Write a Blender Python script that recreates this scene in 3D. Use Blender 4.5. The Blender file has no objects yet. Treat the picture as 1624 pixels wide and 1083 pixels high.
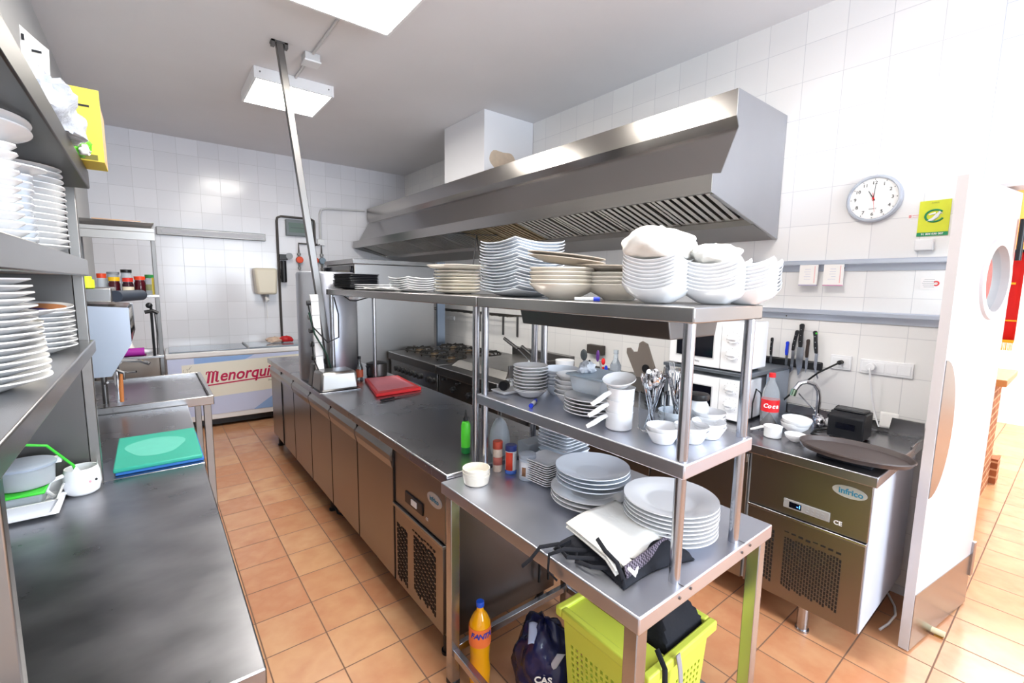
import bpy, bmesh, math, random
from mathutils import Vector, Matrix, Euler
PI = math.pi
R = math.radians
SC = bpy.context.scene
COL = SC.collection
rnd = random.Random(7)

# ------------------------------------------------------------------ camera, world, exposure
H = 1.6
def make_camera():
    yaw, pitch, roll, f = 0.6686, 0.12151, 0.01436, 725.77762
    cy, sy, cp, sp = math.cos(yaw), math.sin(yaw), math.cos(pitch), math.sin(pitch)
    fw = Vector((sy*cp, cy*cp, -sp)); r = Vector((cy, -sy, 0)); u = r.cross(fw)
    c, s = math.cos(roll), math.sin(roll)
    r2 = c*r + s*u; u2 = -s*r + c*u
    cam = bpy.data.cameras.new('camera'); co = bpy.data.objects.new('camera', cam); COL.objects.link(co)
    m = Matrix((r2, u2, -fw)).transposed().to_4x4(); m.translation = Vector((0, 0, H))
    co.matrix_world = m
    cam.sensor_fit = 'HORIZONTAL'; cam.sensor_width = 36.0; cam.lens = f/1624*36
    cam.clip_start = 0.05; cam.clip_end = 100
    SC.camera = co
make_camera()
w = bpy.data.worlds.new('world'); SC.world = w; w.use_nodes = True
bg = w.node_tree.nodes['Background']; bg.inputs[0].default_value = (0.86, 0.93, 1.0, 1); bg.inputs[1].default_value = 0.32
SC.view_settings.view_transform = 'Standard'; SC.view_settings.look = 'None'
SC.view_settings.gamma = 1; SC.view_settings.use_curve_mapping = False
SC.view_settings.exposure = 1.70
def area_light(name, loc, rot, sx, sy, power, col):
    l = bpy.data.lights.new(name, 'AREA'); l.shape = 'RECTANGLE'; l.size = sx; l.size_y = sy; l.energy = power; l.color = col
    o = bpy.data.objects.new(name, l); COL.objects.link(o); o.location = loc; o.rotation_euler = rot
    return o
# daylight of the dining room's windows beyond the kitchen door; added cool fill light for an unseen opening behind the camera
area_light('dining_daylight', (6.7, -0.5, 2.9), (0, 0, 0), 2.6, 2.6, 95, (1, 0.97, 0.93))
area_light('added_rear_fill', (1.7, -2.85, 1.95), (R(90), 0, 0), 2.5, 1.7, 66, (0.80, 0.90, 1))

# ------------------------------------------------------------------ materials
def lin(c):
    out = []
    for v in c:
        v = v/255
        out.append(v/12.92 if v <= 0.04045 else ((v+0.055)/1.055)**2.4)
    return tuple(out) + (1,)
MC = {}
def mat(name, col, rough=0.5, metal=0.0, noise=0.0, scale=8.0, trans=0.0, emit=0.0, coat=0.0, alpha=1.0, ior=1.45, bump=0.0, stretch=(1,1,1), rvar=0.0):
    if name in MC: return MC[name]
    m = bpy.data.materials.new(name); m.use_nodes = True; nt = m.node_tree; b = nt.nodes['Principled BSDF']
    c = lin(col)
    b.inputs['Base Color'].default_value = c; b.inputs['Roughness'].default_value = rough; b.inputs['Metallic'].default_value = metal
    b.inputs['Transmission Weight'].default_value = trans; b.inputs['IOR'].default_value = ior
    b.inputs['Coat Weight'].default_value = coat; b.inputs['Alpha'].default_value = alpha
    if emit: b.inputs['Emission Color'].default_value = c; b.inputs['Emission Strength'].default_value = emit
    if noise or bump or rvar:
        g = nt.nodes.new('ShaderNodeNewGeometry'); mp = nt.nodes.new('ShaderNodeMapping'); mp.inputs['Scale'].default_value = stretch
        n = nt.nodes.new('ShaderNodeTexNoise'); n.inputs['Scale'].default_value = scale; n.inputs['Detail'].default_value = 5
        nt.links.new(g.outputs['Position'], mp.inputs[0]); nt.links.new(mp.outputs[0], n.inputs['Vector'])
        if noise:
            r = nt.nodes.new('ShaderNodeMapRange'); r.inputs['From Min'].default_value = .15; r.inputs['From Max'].default_value = .85
            r.inputs['To Min'].default_value = 1-noise; r.inputs['To Max'].default_value = 1+noise
            mx = nt.nodes.new('ShaderNodeVectorMath'); mx.operation = 'SCALE'; mx.inputs[0].default_value = c[:3]
            nt.links.new(n.outputs['Fac'], r.inputs['Value']); nt.links.new(r.outputs[0], mx.inputs['Scale']); nt.links.new(mx.outputs[0], b.inputs['Base Color'])
        if rvar:
            r = nt.nodes.new('ShaderNodeMapRange'); r.inputs['From Min'].default_value = .15; r.inputs['From Max'].default_value = .85
            r.inputs['To Min'].default_value = max(.03, rough-rvar); r.inputs['To Max'].default_value = rough+rvar
            nt.links.new(n.outputs['Fac'], r.inputs['Value']); nt.links.new(r.outputs[0], b.inputs['Roughness'])
        if bump:
            bp = nt.nodes.new('ShaderNodeBump'); bp.inputs['Strength'].default_value = bump; bp.inputs['Distance'].default_value = .01
            nt.links.new(n.outputs['Fac'], bp.inputs['Height']); nt.links.new(bp.outputs[0], b.inputs['Normal'])
    MC[name] = m
    return m
def M(nt, op, a, b=None, c=None):
    n = nt.nodes.new('ShaderNodeMath'); n.operation = op
    for i, v in enumerate((a, b, c)):
        if v is None: continue
        if isinstance(v, (int, float)): n.inputs[i].default_value = v
        else: nt.links.new(v, n.inputs[i])
    return n.outputs[0]
def tile_mat(name, ax, off, size, cols, grout, gw, rough, mottle=0.0, bumpy=0.15):
    m = bpy.data.materials.new(name); m.use_nodes = True; nt = m.node_tree; b = nt.nodes['Principled BSDF']
    g = nt.nodes.new('ShaderNodeNewGeometry'); sp = nt.nodes.new('ShaderNodeSeparateXYZ'); nt.links.new(g.outputs['Position'], sp.inputs[0])
    ids = []; masks = []
    for k in (0, 1):
        q = M(nt, 'DIVIDE', M(nt, 'SUBTRACT', sp.outputs[ax[k]], off[k]), size[k])
        ids.append(M(nt, 'FLOOR', q)); fr = M(nt, 'FRACT', q)
        e = M(nt, 'MULTIPLY', M(nt, 'MINIMUM', fr, M(nt, 'SUBTRACT', 1.0, fr)), size[k])
        masks.append(e)
    e = M(nt, 'MINIMUM', masks[0], masks[1])
    cb = nt.nodes.new('ShaderNodeCombineXYZ'); nt.links.new(ids[0], cb.inputs[0]); nt.links.new(ids[1], cb.inputs[1])
    wn = nt.nodes.new('ShaderNodeTexWhiteNoise'); wn.noise_dimensions = '3D'; nt.links.new(cb.outputs[0], wn.inputs[0])
    fac = wn.outputs['Value']
    if mottle:
        n = nt.nodes.new('ShaderNodeTexNoise'); n.inputs['Scale'].default_value = 7; n.inputs['Detail'].default_value = 6; nt.links.new(g.outputs['Position'], n.inputs['Vector'])
        fac = M(nt, 'ADD', M(nt, 'MULTIPLY', fac, 1-mottle), M(nt, 'MULTIPLY', M(nt, 'SUBTRACT', M(nt, 'MULTIPLY', n.outputs['Fac'], 2.2), .6), mottle))
    cr = nt.nodes.new('ShaderNodeValToRGB'); cr.color_ramp.elements[0].color = lin(cols[0]); cr.color_ramp.elements[1].color = lin(cols[-1])
    for i, c in enumerate(cols[1:-1]): 
        el = cr.color_ramp.elements.new((i+1)/(len(cols)-1)); el.color = lin(c)
    nt.links.new(fac, cr.inputs[0])
    mk = nt.nodes.new('ShaderNodeMapRange'); mk.inputs['From Min'].default_value = gw*.35; mk.inputs['From Max'].default_value = gw*.65; nt.links.new(e, mk.inputs['Value'])
    mx = nt.nodes.new('ShaderNodeMix'); mx.data_type = 'RGBA'; nt.links.new(mk.outputs[0], mx.inputs[0]); mx.inputs[6].default_value = lin(grout); nt.links.new(cr.outputs[0], mx.inputs[7])
    nt.links.new(mx.outputs[2], b.inputs['Base Color'])
    rr = nt.nodes.new('ShaderNodeMapRange'); nt.links.new(mk.outputs[0], rr.inputs['Value']); rr.inputs['To Min'].default_value = .8; rr.inputs['To Max'].default_value = rough
    nt.links.new(rr.outputs[0], b.inputs['Roughness'])
    bp = nt.nodes.new('ShaderNodeBump'); bp.inputs['Strength'].default_value = bumpy; bp.inputs['Distance'].default_value = .004
    n2 = nt.nodes.new('ShaderNodeTexNoise'); n2.inputs['Scale'].default_value = 3.5; nt.links.new(g.outputs['Position'], n2.inputs['Vector'])
    hh = M(nt, 'ADD', mk.outputs[0], M(nt, 'ADD', M(nt, 'MULTIPLY', wn.outputs['Value'], .0), M(nt, 'MULTIPLY', n2.outputs['Fac'], 3.0)))
    nt.links.new(hh, bp.inputs['Height']); nt.links.new(bp.outputs[0], b.inputs['Normal'])
    return m
STEEL = mat('stainless_steel', (166, 165, 165), .27, 1, noise=.015, scale=2)
STEELV = mat('brushed_steel', (156, 154, 152), .32, 1, noise=.015, scale=2)
TOPS = mat('scuffed_worktop_steel', (160, 160, 165), .28, 1, noise=.05, scale=3, rvar=.04)
OLDTOP = mat('worn_worktop_steel', (152, 152, 156), .30, 1, noise=.28, scale=6, rvar=.06, stretch=(1.0,1.5,1))
DOORST = mat('door_steel', (142, 137, 132), .33, 1, noise=.015, scale=2)
DARKST = mat('dull_dark_steel', (116, 114, 113), .36, 1, noise=.05, scale=3)
CHROME = mat('chrome', (225, 225, 228), .08, 1)
TUBE = mat('polished_tube_steel', (176, 177, 182), .26, 1)
GREASE = mat('greasy_filter_steel', (200, 178, 140), .36, 1, noise=.15, scale=5)
BLACKIN = mat('blackened_steel', (40, 38, 36), .6, .4)
GRILL = mat('dark_grille_gap', (24, 22, 22), .8)
CHINA = mat('white_china', (240, 241, 243), .14, coat=.3)
CHINAC = mat('cream_china', (238, 232, 220), .18, coat=.3)
TABLEST = mat('satin_table_steel', (202, 205, 215), .37, 1, noise=.03, scale=3)
CHINAB = mat('cool_white_china', (230, 237, 246), .16, coat=.3)
BROWNCH = mat('brown_rimmed_china', (196, 186, 174), .3)
SLATE = mat('black_china', (32, 33, 38), .35)
WHITE = mat('white_plastic', (236, 237, 240), .35)
ENAMEL = mat('white_enamel', (238, 239, 242), .25)
GREYP = mat('grey_plastic', (150, 152, 156), .4)
BLACK = mat('black_plastic', (22, 23, 27), .38)
BLACKG = mat('black_glass', (12, 13, 22), .08)
RUBBER = mat('black_rubber', (26, 26, 28), .6)
CLEAR = mat('clear_plastic', (236, 240, 245), .06, trans=.92, ior=1.35)
FROST = mat('frosted_plastic', (220, 228, 236), .35, trans=.55, ior=1.3)
GLASS = mat('clear_glass', (245, 250, 252), .02, trans=1.0, ior=1.45)
BLUE = mat('blue_plastic', (30, 60, 205), .35)
RED = mat('red_plastic', (224, 36, 40), .4)
PAPER = mat('white_paper', (245, 243, 240), .8)
CLOTHW = mat('white_cotton_cloth', (243, 242, 236), .9, bump=.15, scale=60)
CLOTHB = mat('black_apron_cotton', (24, 26, 34), .9, bump=.2, scale=60)
PAINT = mat('white_door_paint', (202, 197, 198), .35, noise=.02, scale=3)
GREYPAINT = mat('light_grey_paint', (205, 206, 208), .5)
GREEN = mat('green_plastic', (66, 204, 60), .35)
LIME = mat('lime_green_plastic', (208, 222, 84), .4)
YELLOW = mat('yellow_card', (236, 210, 80), .6)

# ------------------------------------------------------------------ mesh builder
ORG = {}
class MB:
    def __init__(s): s.v = []; s.f = []
    def add(s, vs, fs):
        n = len(s.v); s.v += [tuple(p) for p in vs]; s.f += [tuple(i+n for i in f) for f in fs]; return s
    def box(s, x0, x1, y0, y1, z0, z1):
        return s.add([(x0,y0,z0),(x1,y0,z0),(x1,y1,z0),(x0,y1,z0),(x0,y0,z1),(x1,y0,z1),(x1,y1,z1),(x0,y1,z1)],
                     [(0,3,2,1),(4,5,6,7),(0,1,5,4),(1,2,6,5),(2,3,7,6),(3,0,4,7)])
    def frus(s, b, t, z0, z1):   # b,t = (x0,x1,y0,y1)
        return s.add([(b[0],b[2],z0),(b[1],b[2],z0),(b[1],b[3],z0),(b[0],b[3],z0),(t[0],t[2],z1),(t[1],t[2],z1),(t[1],t[3],z1),(t[0],t[3],z1)],
                     [(0,3,2,1),(4,5,6,7),(0,1,5,4),(1,2,6,5),(2,3,7,6),(3,0,4,7)])
    def prism(s, poly, ax, a, b):
        def P(p, t): return {'x': (t,p[0],p[1]), 'y': (p[0],t,p[1]), 'z': (p[0],p[1],t)}[ax]
        n = len(poly)
        return s.add([P(p,a) for p in poly]+[P(p,b) for p in poly], [tuple(range(n)), tuple(range(2*n-1,n-1,-1))]+[(i,(i+1)%n,(i+1)%n+n,i+n) for i in range(n)])
    def cyl(s, p0, p1, r0, r1=None, seg=16):
        p0 = Vector(p0); p1 = Vector(p1); r1 = r0 if r1 is None else r1
        d = (p1-p0).normalized(); a = d.orthogonal().normalized(); b = d.cross(a)
        vs = []
        for p, r in ((p0,r0),(p1,r1)):
            for k in range(seg):
                t = 2*PI*k/seg; vs.append(p+r*(math.cos(t)*a+math.sin(t)*b))
        return s.add(vs, [tuple(range(seg-1,-1,-1)), tuple(range(seg,2*seg))]+[(i,(i+1)%seg,(i+1)%seg+seg,i+seg) for i in range(seg)])
    def tube(s, pts, r, seg=8, flat=None):
        pts = [Vector(p) for p in pts]; rings = []; a = None
        for i, p in enumerate(pts):
            d = (pts[min(i+1,len(pts)-1)]-pts[max(i-1,0)]).normalized()
            if a is None: a = d.orthogonal().normalized()
            else: a = (a-d*a.dot(d)).normalized()
            b = d.cross(a); rr = r[i] if isinstance(r,(list,tuple)) else r
            rings.append([p+rr*(math.cos(2*PI*k/seg)*a+math.sin(2*PI*k/seg)*b*(flat or 1)) for k in range(seg)])
        n = len(rings); vs = [q for g in rings for q in g]
        fs = [tuple(range(seg-1,-1,-1)), tuple((n-1)*seg+k for k in range(seg))]
        for i in range(n-1):
            for k in range(seg): fs.append((i*seg+k, i*seg+(k+1)%seg, (i+1)*seg+(k+1)%seg, (i+1)*seg+k))
        return s.add(vs, fs)
    def lathe(s, prof, c=(0,0,0), seg=32, shape=None, zmod=None):
        vs = []; fs = []; idx = []
        for (r, z) in prof:
            if r < 1e-6:
                idx.append([len(vs)]); vs.append((c[0], c[1], c[2]+z)); continue
            row = []
            for k in range(seg):
                t = 2*PI*k/seg; q = shape(t) if shape else 1.0
                zz = z + (zmod(t, r) if zmod else 0)
                row.append(len(vs)); vs.append((c[0]+r*q*math.cos(t), c[1]+r*q*math.sin(t), c[2]+zz))
            idx.append(row)
        for a, b in zip(idx[:-1], idx[1:]):
            for k in range(seg):
                k2 = (k+1) % seg
                if len(a) == 1 and len(b) == 1: continue
                if len(a) == 1: fs.append((a[0], b[k2], b[k]))
                elif len(b) == 1: fs.append((a[k], a[k2], b[0]))
                else: fs.append((a[k], a[k2], b[k2], b[k]))
        return s.add(vs, fs)
    def grid(s, fn, nu, nv):
        vs = [fn(i/nu, j/nv) for i in range(nu+1) for j in range(nv+1)]
        fs = [(i*(nv+1)+j, (i+1)*(nv+1)+j, (i+1)*(nv+1)+j+1, i*(nv+1)+j+1) for i in range(nu) for j in range(nv)]
        return s.add(vs, fs)
    def sph(s, c, r, seg=16, sc=(1,1,1)):
        prof = [(max(0, r*math.sin(PI*i/10)), -r*math.cos(PI*i/10)) for i in range(11)]
        prof[0] = (0, -r); prof[-1] = (0, r)
        n0 = len(s.v); s.lathe(prof, (0,0,0), seg)
        for i in range(n0, len(s.v)):
            v = s.v[i]; s.v[i] = (c[0]+v[0]*sc[0], c[1]+v[1]*sc[1], c[2]+v[2]*sc[2])
        return s
    def xf(s, m):
        s.v = [tuple(m @ Vector(p)) for p in s.v]; return s
    def build(s, name, m, parent=None, smooth=True, bev=0, sub=0, solid=0, ang=35):
        me = bpy.data.meshes.new(name)
        off = ORG.get(parent.name, Vector((0,0,0))) if parent else Vector((0,0,0))
        me.from_pydata([tuple(Vector(p)-off) for p in s.v], [], s.f)
        bm = bmesh.new(); bm.from_mesh(me); bmesh.ops.recalc_face_normals(bm, faces=bm.faces); bm.to_mesh(me); bm.free()
        me.materials.append(m)
        if smooth:
            me.polygons.foreach_set('use_smooth', [True]*len(me.polygons)); me.set_sharp_from_angle(angle=R(ang))
        o = bpy.data.objects.new(name, me); COL.objects.link(o)
        if parent: o.parent = parent; ORG[o.name] = off
        else: ORG[o.name] = Vector((0,0,0))
        if solid:
            md = o.modifiers.new('thickness', 'SOLIDIFY'); md.thickness = solid; md.offset = 0
        if bev:
            md = o.modifiers.new('bevel', 'BEVEL'); md.width = bev; md.segments = 2; md.limit_method = 'ANGLE'; md.angle_limit = R(40)
        if sub:
            md = o.modifiers.new('subdivision', 'SUBSURF'); md.levels = sub; md.render_levels = sub
        return o
def thing(name, label, cat, loc=(0,0,0), rz=0, group=None):
    o = bpy.data.objects.new(name, None); COL.objects.link(o); o.empty_display_size = .05
    o.location = loc; o.rotation_euler = (0,0,rz); ORG[o.name] = Vector(loc)
    o['label'] = label; o['category'] = cat
    if group: o['group'] = group
    return o
def tag(o, label, cat, group=None, kind=None):
    if label: o['label'] = label
    if cat: o['category'] = cat
    if group: o['group'] = group
    if kind: o['kind'] = kind
    return o
def struct(name, mb, m, **k):
    o = mb.build(name, m, **k); o['kind'] = 'structure'; return o
def copy_tree(o, parent=None):
    c = o.copy(); COL.objects.link(c)
    if parent: c.parent = parent
    for ch in list(o.children): copy_tree(ch, c)
    return c
def text(name, s, size, m, parent, loc, xdir, ydir, extr=.0006, shear=0.0, bold=0.0, align='CENTER', sx=1.0):
    cu = bpy.data.curves.new(name, 'FONT'); cu.body = s; cu.size = size; cu.extrude = extr; cu.shear = shear; cu.offset = bold
    cu.align_x = align; cu.align_y = 'CENTER'; cu.resolution_u = 3
    t = bpy.data.objects.new('tmp_text', cu); COL.objects.link(t)
    bpy.context.view_layer.update()
    me = bpy.data.meshes.new_from_object(t.evaluated_get(bpy.context.evaluated_depsgraph_get()))
    bpy.data.objects.remove(t)
    x = Vector(xdir).normalized(); y = Vector(ydir).normalized(); z = x.cross(y)
    mm = Matrix((x*sx, y, z)).transposed().to_4x4(); mm.translation = Vector(loc)
    off = ORG.get(parent.name, Vector((0,0,0))) if parent else Vector((0,0,0))
    me.transform(Matrix.Translation(-off) @ mm); me.materials.clear(); me.materials.append(m); me.name = name
    o = bpy.data.objects.new(name, me); COL.objects.link(o)
    if parent: o.parent = parent; ORG[o.name] = off
    return o
ORD = ['topmost','second','third','fourth','fifth','sixth','seventh','eighth','ninth','tenth','eleventh','twelfth','thirteenth','fourteenth','fifteenth','sixteenth','seventeenth','eighteenth','nineteenth','twentieth','twenty-first','twenty-second']
def ordlabel(k_from_top, n):
    if k_from_top == 0: return 'topmost one'
    if k_from_top == n-1: return 'bottom one'
    return ORD[k_from_top] + ' from the top'
def squircle(p): return lambda t: 1.0/((abs(math.cos(t))**p+abs(math.sin(t))**p)**(1/p))
def dish_prof(Rr, h, t=.005, foot=.55, well=.62, rim=None):
    p = [(0,.003),(foot*Rr*.92,.003),(foot*Rr*.94,0),(foot*Rr,0),(well*Rr,.004)]
    if rim: p += [(rim*Rr, h*.55)]
    p += [(Rr,h),(Rr*.995,h+t*.6)]
    if rim: p += [(rim*Rr-.002, h*.55+t)]
    p += [(well*Rr-.003,.004+t*.9),(well*Rr*.8,.003+t*.8),(0,.003+t*.8)]
    return p
PROTO = {}
def proto(key, mb, m, name):
    if key not in PROTO:
        o = mb.build(name, m); PROTO[key] = [o, False]
    return key
def put(key, loc, rot=(0,0,0), label='', cat='plate', group=None, scale=1.0):
    src, used = PROTO[key]
    if used:
        o = copy_tree(src)
    else:
        o = src; PROTO[key][1] = True
    o.location = loc; o.rotation_euler = rot; o.scale = (scale,)*3
    o['label'] = label; o['category'] = cat
    if group: o['group'] = group
    elif 'group' in o: del o['group']
    return o
def stack(key, n, pitch, x, y, z, what, where, cat, group, rz=0.0, jit=.002, jr=3, dx=0.0, dy=0.0, z0=0):
    out = []
    for k in range(n):
        out.append(put(key, (x+rnd.uniform(-jit,jit)+dx*k, y+rnd.uniform(-jit,jit)+dy*k, z+k*pitch+z0), (0,0,rz+R(rnd.uniform(-jr,jr))),
            '%s %s, %s' % (what, where, ordlabel(n-1-k, n)), cat, group))
    return out
# ------------------------------------------------------------------ room shell
XL, XR, YB, ZC = -0.43, 3.04, 6.44, 3.17
FLOORM = tile_mat('terracotta_floor_tiles', (0,1), (0.292,1.026), (.2495,.2525), [(180,118,86),(202,154,114),(188,130,94),(208,164,124)], (120,88,68), .006, .22, mottle=.3)
WALLB = tile_mat('white_wall_tiles_back', (0,2), (-.2666,.951), (.1985,.204), [(226,226,232),(234,234,240)], (196,196,200), .003, .17)
WALLR = tile_mat('white_wall_tiles_right', (1,2), (.375,.951), (.2003,.204), [(234,233,233),(240,239,238)], (206,206,208), .003, .14)
WALLR2 = tile_mat('white_wall_tiles_doorway', (1,2), (.175,.01), (.1995,.150), [(228,233,241),(234,238,244)], (190,196,210), .003, .14)
CEIL = mat('grey_white_ceiling_plaster', (229,228,231), .85, noise=.035, scale=1.6, bump=.12)
struct('floor', MB().box(XL-.1, 9.0, -3.0, YB+.1, -.1, 0), FLOORM)
struct('ceiling', MB().box(XL-.1, XR+.16, -3.0, YB+.1, ZC, ZC+.1), CEIL)
struct('wall_rear', MB().box(XL-.1, .45, -3.1, -3.0, 0, ZC).box(.45, 2.95, -3.1, -3.0, 0, 1.05).box(.45, 2.95, -3.1, -3.0, 2.85, ZC).box(2.95, XR+.16, -3.1, -3.0, 0, ZC), mat('rear_wall_paint', (196,194,192), .7))
struct('wall_back', MB().box(XL-.1, XR+.16, YB, YB+.1, 0, ZC), WALLB)
struct('wall_left', MB().box(XL-.1, XL, -3.0, YB, 0, ZC), mat('left_wall_paint', (200,200,200), .7))
struct('wall_right', MB().box(XR, XR+.14, .375, YB, 0, ZC), WALLR)
mb = MB(); mb.box(XR, XR+.14, -.72, .375, 2.085, ZC); mb.box(XR, XR+.14, -3.0, -.72, 0, ZC)
struct('wall_doorway', mb, WALLR2)
struct('trim_1', MB().box(XR+.002, XR+.145, -.72, .375, 2.07, 2.085), PAINT)
struct('trim_2', MB().box(XR-.012, XR-.0005, .376, YB, 0, .045), mat('skirting_tile', (226,228,234), .2))
# dining room beyond the doorway
struct('wall_dining', MB().box(8.2, 8.3, -3, 3.2, 0, 2.05), mat('dining_white_wall', (250,247,242), .8))
struct('trim_3', MB().box(8.17, 8.3, -3, 3.2, 2.05, 3.1), mat('dining_orange_band', (214,120,44), .6))
struct('wall_dining_side', MB().box(XR+.141, 8.2, 1.6, 1.7, 0, 2.9), mat('dining_side_wall', (240,200,150), .8))
struct('wall_dining_wood', MB().box(7.0, 7.1, .68, 1.6, 0, 2.9), mat('brown_wood_wall', (170,104,62), .6, noise=.12, scale=3, stretch=(1,9,1)))
# ------------------------------------------------------------------ ceiling lights
def ceiling_light(x0, x1, y0, y1, label):
    z1 = ZC; z0 = ZC-.085
    t = thing('ceiling_light', label, 'ceiling light', ((x0+x1)/2, (y0+y1)/2, z1), group='square ceiling panel lights')
    m = MB()
    m.box(x0,x0+.018,y0,y1,z0,z1-.001).box(x1-.018,x1,y0,y1,z0,z1-.001).box(x0+.018,x1-.018,y0,y0+.018,z0,z1-.001).box(x0+.018,x1-.018,y1-.018,y1,z0,z1-.001).box(x0+.018,x1-.018,y0+.018,y1-.018,z1-.03,z1-.001)
    m.build('frame', WHITE, t, bev=.002)
    MB().box(x0+.019,x1-.019,y0+.019,y1-.019,z0+.004,z0+.012).build('diffuser', mat('lit_diffuser', (255,250,240), .5, emit=13), t)
    s = MB()
    for cx in (x0+.04, x1-.04):
        for yy in (y0-.004, y1+.004): s.cyl((cx,yy,z0+.05),(cx,yy+(.004 if yy<y0 else -.004),z0+.05),.006,seg=8)
    s.build('screws', mat('screw_steel',(140,140,140),.4,1), t)
ceiling_light(.70,1.27,3.97,4.56,'square white ceiling panel light behind the leaning steel post')
ceiling_light(.66,1.24,2.22,2.82,'square lit ceiling panel light nearest the camera, cut by the photo edge')
ceiling_light(.66,1.24,.47,1.07,'added unseen square ceiling panel light in line with the row, above the near table')  # added lamp out of view, lightens the door's shadow on the right wall
t = thing('junction_box', 'small white junction box on the ceiling between the two panel lights', 'junction box', (.985,3.55,ZC))
MB().box(.935,1.035,3.50,3.60,ZC-.05,ZC-.001).build('box', GREYPAINT, t, bev=.004)
MB().box(.93,1.04,3.495,3.605,ZC-.062,ZC-.05).build('lid', WHITE, t, bev=.003)
mb = MB().tube([(.985,3.61,ZC-.012),(.985,3.98,ZC-.012)],.009); mb.tube([(.985,2.83,ZC-.012),(.985,3.49,ZC-.012)],.009)
tag(mb.build('conduit', GREYPAINT), 'thin grey conduit running along the ceiling between the panel lights', 'conduit')
# leaning post
t = thing('steel_post', 'tall leaning square steel post from worktop to ceiling', 'post', (1.0,3.47,.86))
a = Vector((1.035,3.47,.8605)); b = Vector((.775,3.51,ZC-.001))
m = MB(); 
m.add([a+Vector(q) for q in ((-.022,-.022,0),(.022,-.022,0),(.022,.022,0),(-.022,.022,0))]+[b+Vector(q) for q in ((-.022,-.022,0),(.022,-.022,0),(.022,.022,0),(-.022,.022,0))],[(0,3,2,1),(4,5,6,7),(0,1,5,4),(1,2,6,5),(2,3,7,6),(3,0,4,7)])
m.build('shaft', DARKST, t, bev=.003)
MB().box(b.x-.05,b.x+.05,b.y-.03,b.y+.03,ZC-.012,ZC-.001).box(b.x-.05,b.x-.028,b.y-.03,b.y+.01,ZC-.035,ZC-.001).box(b.x+.028,b.x+.05,b.y-.03,b.y+.01,ZC-.035,ZC-.001).build('ceiling_bracket', DARKST, t)
# ------------------------------------------------------------------ extractor hood and duct
Y0, Y1 = 1.2415, 6.38
t = thing('extractor_hood', 'long stainless steel extractor hood with baffle filters on the tiled wall', 'extractor hood', (2.6,3.8,2.0))
prof = [(2.44,2.623),(2.44,2.49),(2.467,2.44),(2.318,2.182),(2.238,2.168),(2.238,2.078)]   # outer front profile
inner = [(2.262,2.078),(2.262,2.148),(2.335,2.160),(2.49,2.44),(2.462,2.49),(2.462,2.60)]
poly = prof + inner + [(3.03,2.60),(3.03,2.623)]
MB().prism(poly, 'y', Y0+.004, Y1-.004).build('front_canopy', mat('hood_steel', (158,154,151), .20, 1, noise=.01, scale=2), t, ang=20)
side = prof + [(2.262,2.074),(3.035,1.905),(3.035,2.623)]
MB().prism(side, 'y', Y0, Y0+.004).build('end_panel', mat('hood_end_steel', (178,180,186), .4, 1, noise=.05, scale=3), t, smooth=False)
MB().prism(side, 'y', Y1-.004, Y1).build('end_panel', STEEL, t, smooth=False)
MB().prism([(2.262,2.079),(3.03,1.91),(3.03,1.90),(2.262,2.069)], 'y', Y0+.001, Y0+.02).build('end_rim', STEEL, t, smooth=False)
MB().prism([(2.73,1.968),(2.74,1.985),(3.03,1.925),(3.03,1.902),(2.73,1.962)], 'y', Y0+.01, Y1-.01).prism([(2.73,1.964),(2.75,2.0),(2.76,2.3),(2.74,2.3),(2.725,2.0)], 'y', Y0+.01, Y1-.01).build('drip_channel', mat('channel_steel',(150,146,142),.34,1,noise=.03,scale=3), t, smooth=False)
MB().box(3.015,3.03,Y0+.01,Y1-.01,1.93,2.6).build('back_panel', BLACKIN, t)
nf = 12; fw_ = (Y1-Y0-.06)/nf
for k in range(nf):
    ya = Y0+.03+k*fw_; yb = ya+fw_-.012
    p0 = Vector((2.275,0,2.125)); p1 = Vector((2.715,0,1.995)); nrm = Vector((-(p1.z-p0.z),0,(p1.x-p0.x))).normalized()
    m = MB()
    def slab(y0,y1,s0,s1,d0,d1):
        q = []
        for (s,d) in ((s0,d0),(s1,d0),(s1,d1),(s0,d1)):
            v = p0+(p1-p0)*s+nrm*d; q.append((v.x,v.z))
        m.prism(q,'y',y0,y1)
    slab(ya,ya+.02,0,1,0,.035); slab(yb-.02,yb,0,1,0,.035); slab(ya,yb,0,.06,0,.035); slab(ya,yb,.94,1,0,.035)
    fb = (ya, yb)
    n = 7
    for i in range(n):
        yc = ya+.03+(yb-ya-.06)*(i+.5)/n; slab(yc-.014,yc+.014,.06,.94,-.006,.012)
    m2 = m; m = MB(); slab(ya+.02,yb-.02,.03,.97,.036,.040); back = m; m = m2
    bf = m.build('baffle_filter', GREASE if k in (4,5) else mat('filter_steel',(214,210,202),.3,1,noise=.05,scale=5), t, smooth=False)
    back.build('filter_back', BLACKIN, bf, smooth=False)
t = thing('duct_box', 'white boxed duct between the hood and the ceiling, stained near its base', 'duct', (2.75,3.9,2.63))
DUCT = mat('duct_white_paint',(232,232,236),.5)
MB().box(2.46,3.035,3.56,4.27,2.626,ZC-.002).build('casing', DUCT, t, smooth=False)
def stain(pts, nm, loc):
    m = MB(); m.add(pts,[tuple(range(len(pts)))]); return m.build(nm, mat('brown_stain',(206,186,164),.7,noise=.12,scale=20), t, smooth=False, solid=.001)
stain([(2.50+.17*math.cos(a)*.9+.17, 3.559, 2.75+.1*math.sin(a)*(1+.2*math.sin(3*a))) for a in [i*PI/12 for i in range(24)]],'stain',None)
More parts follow.
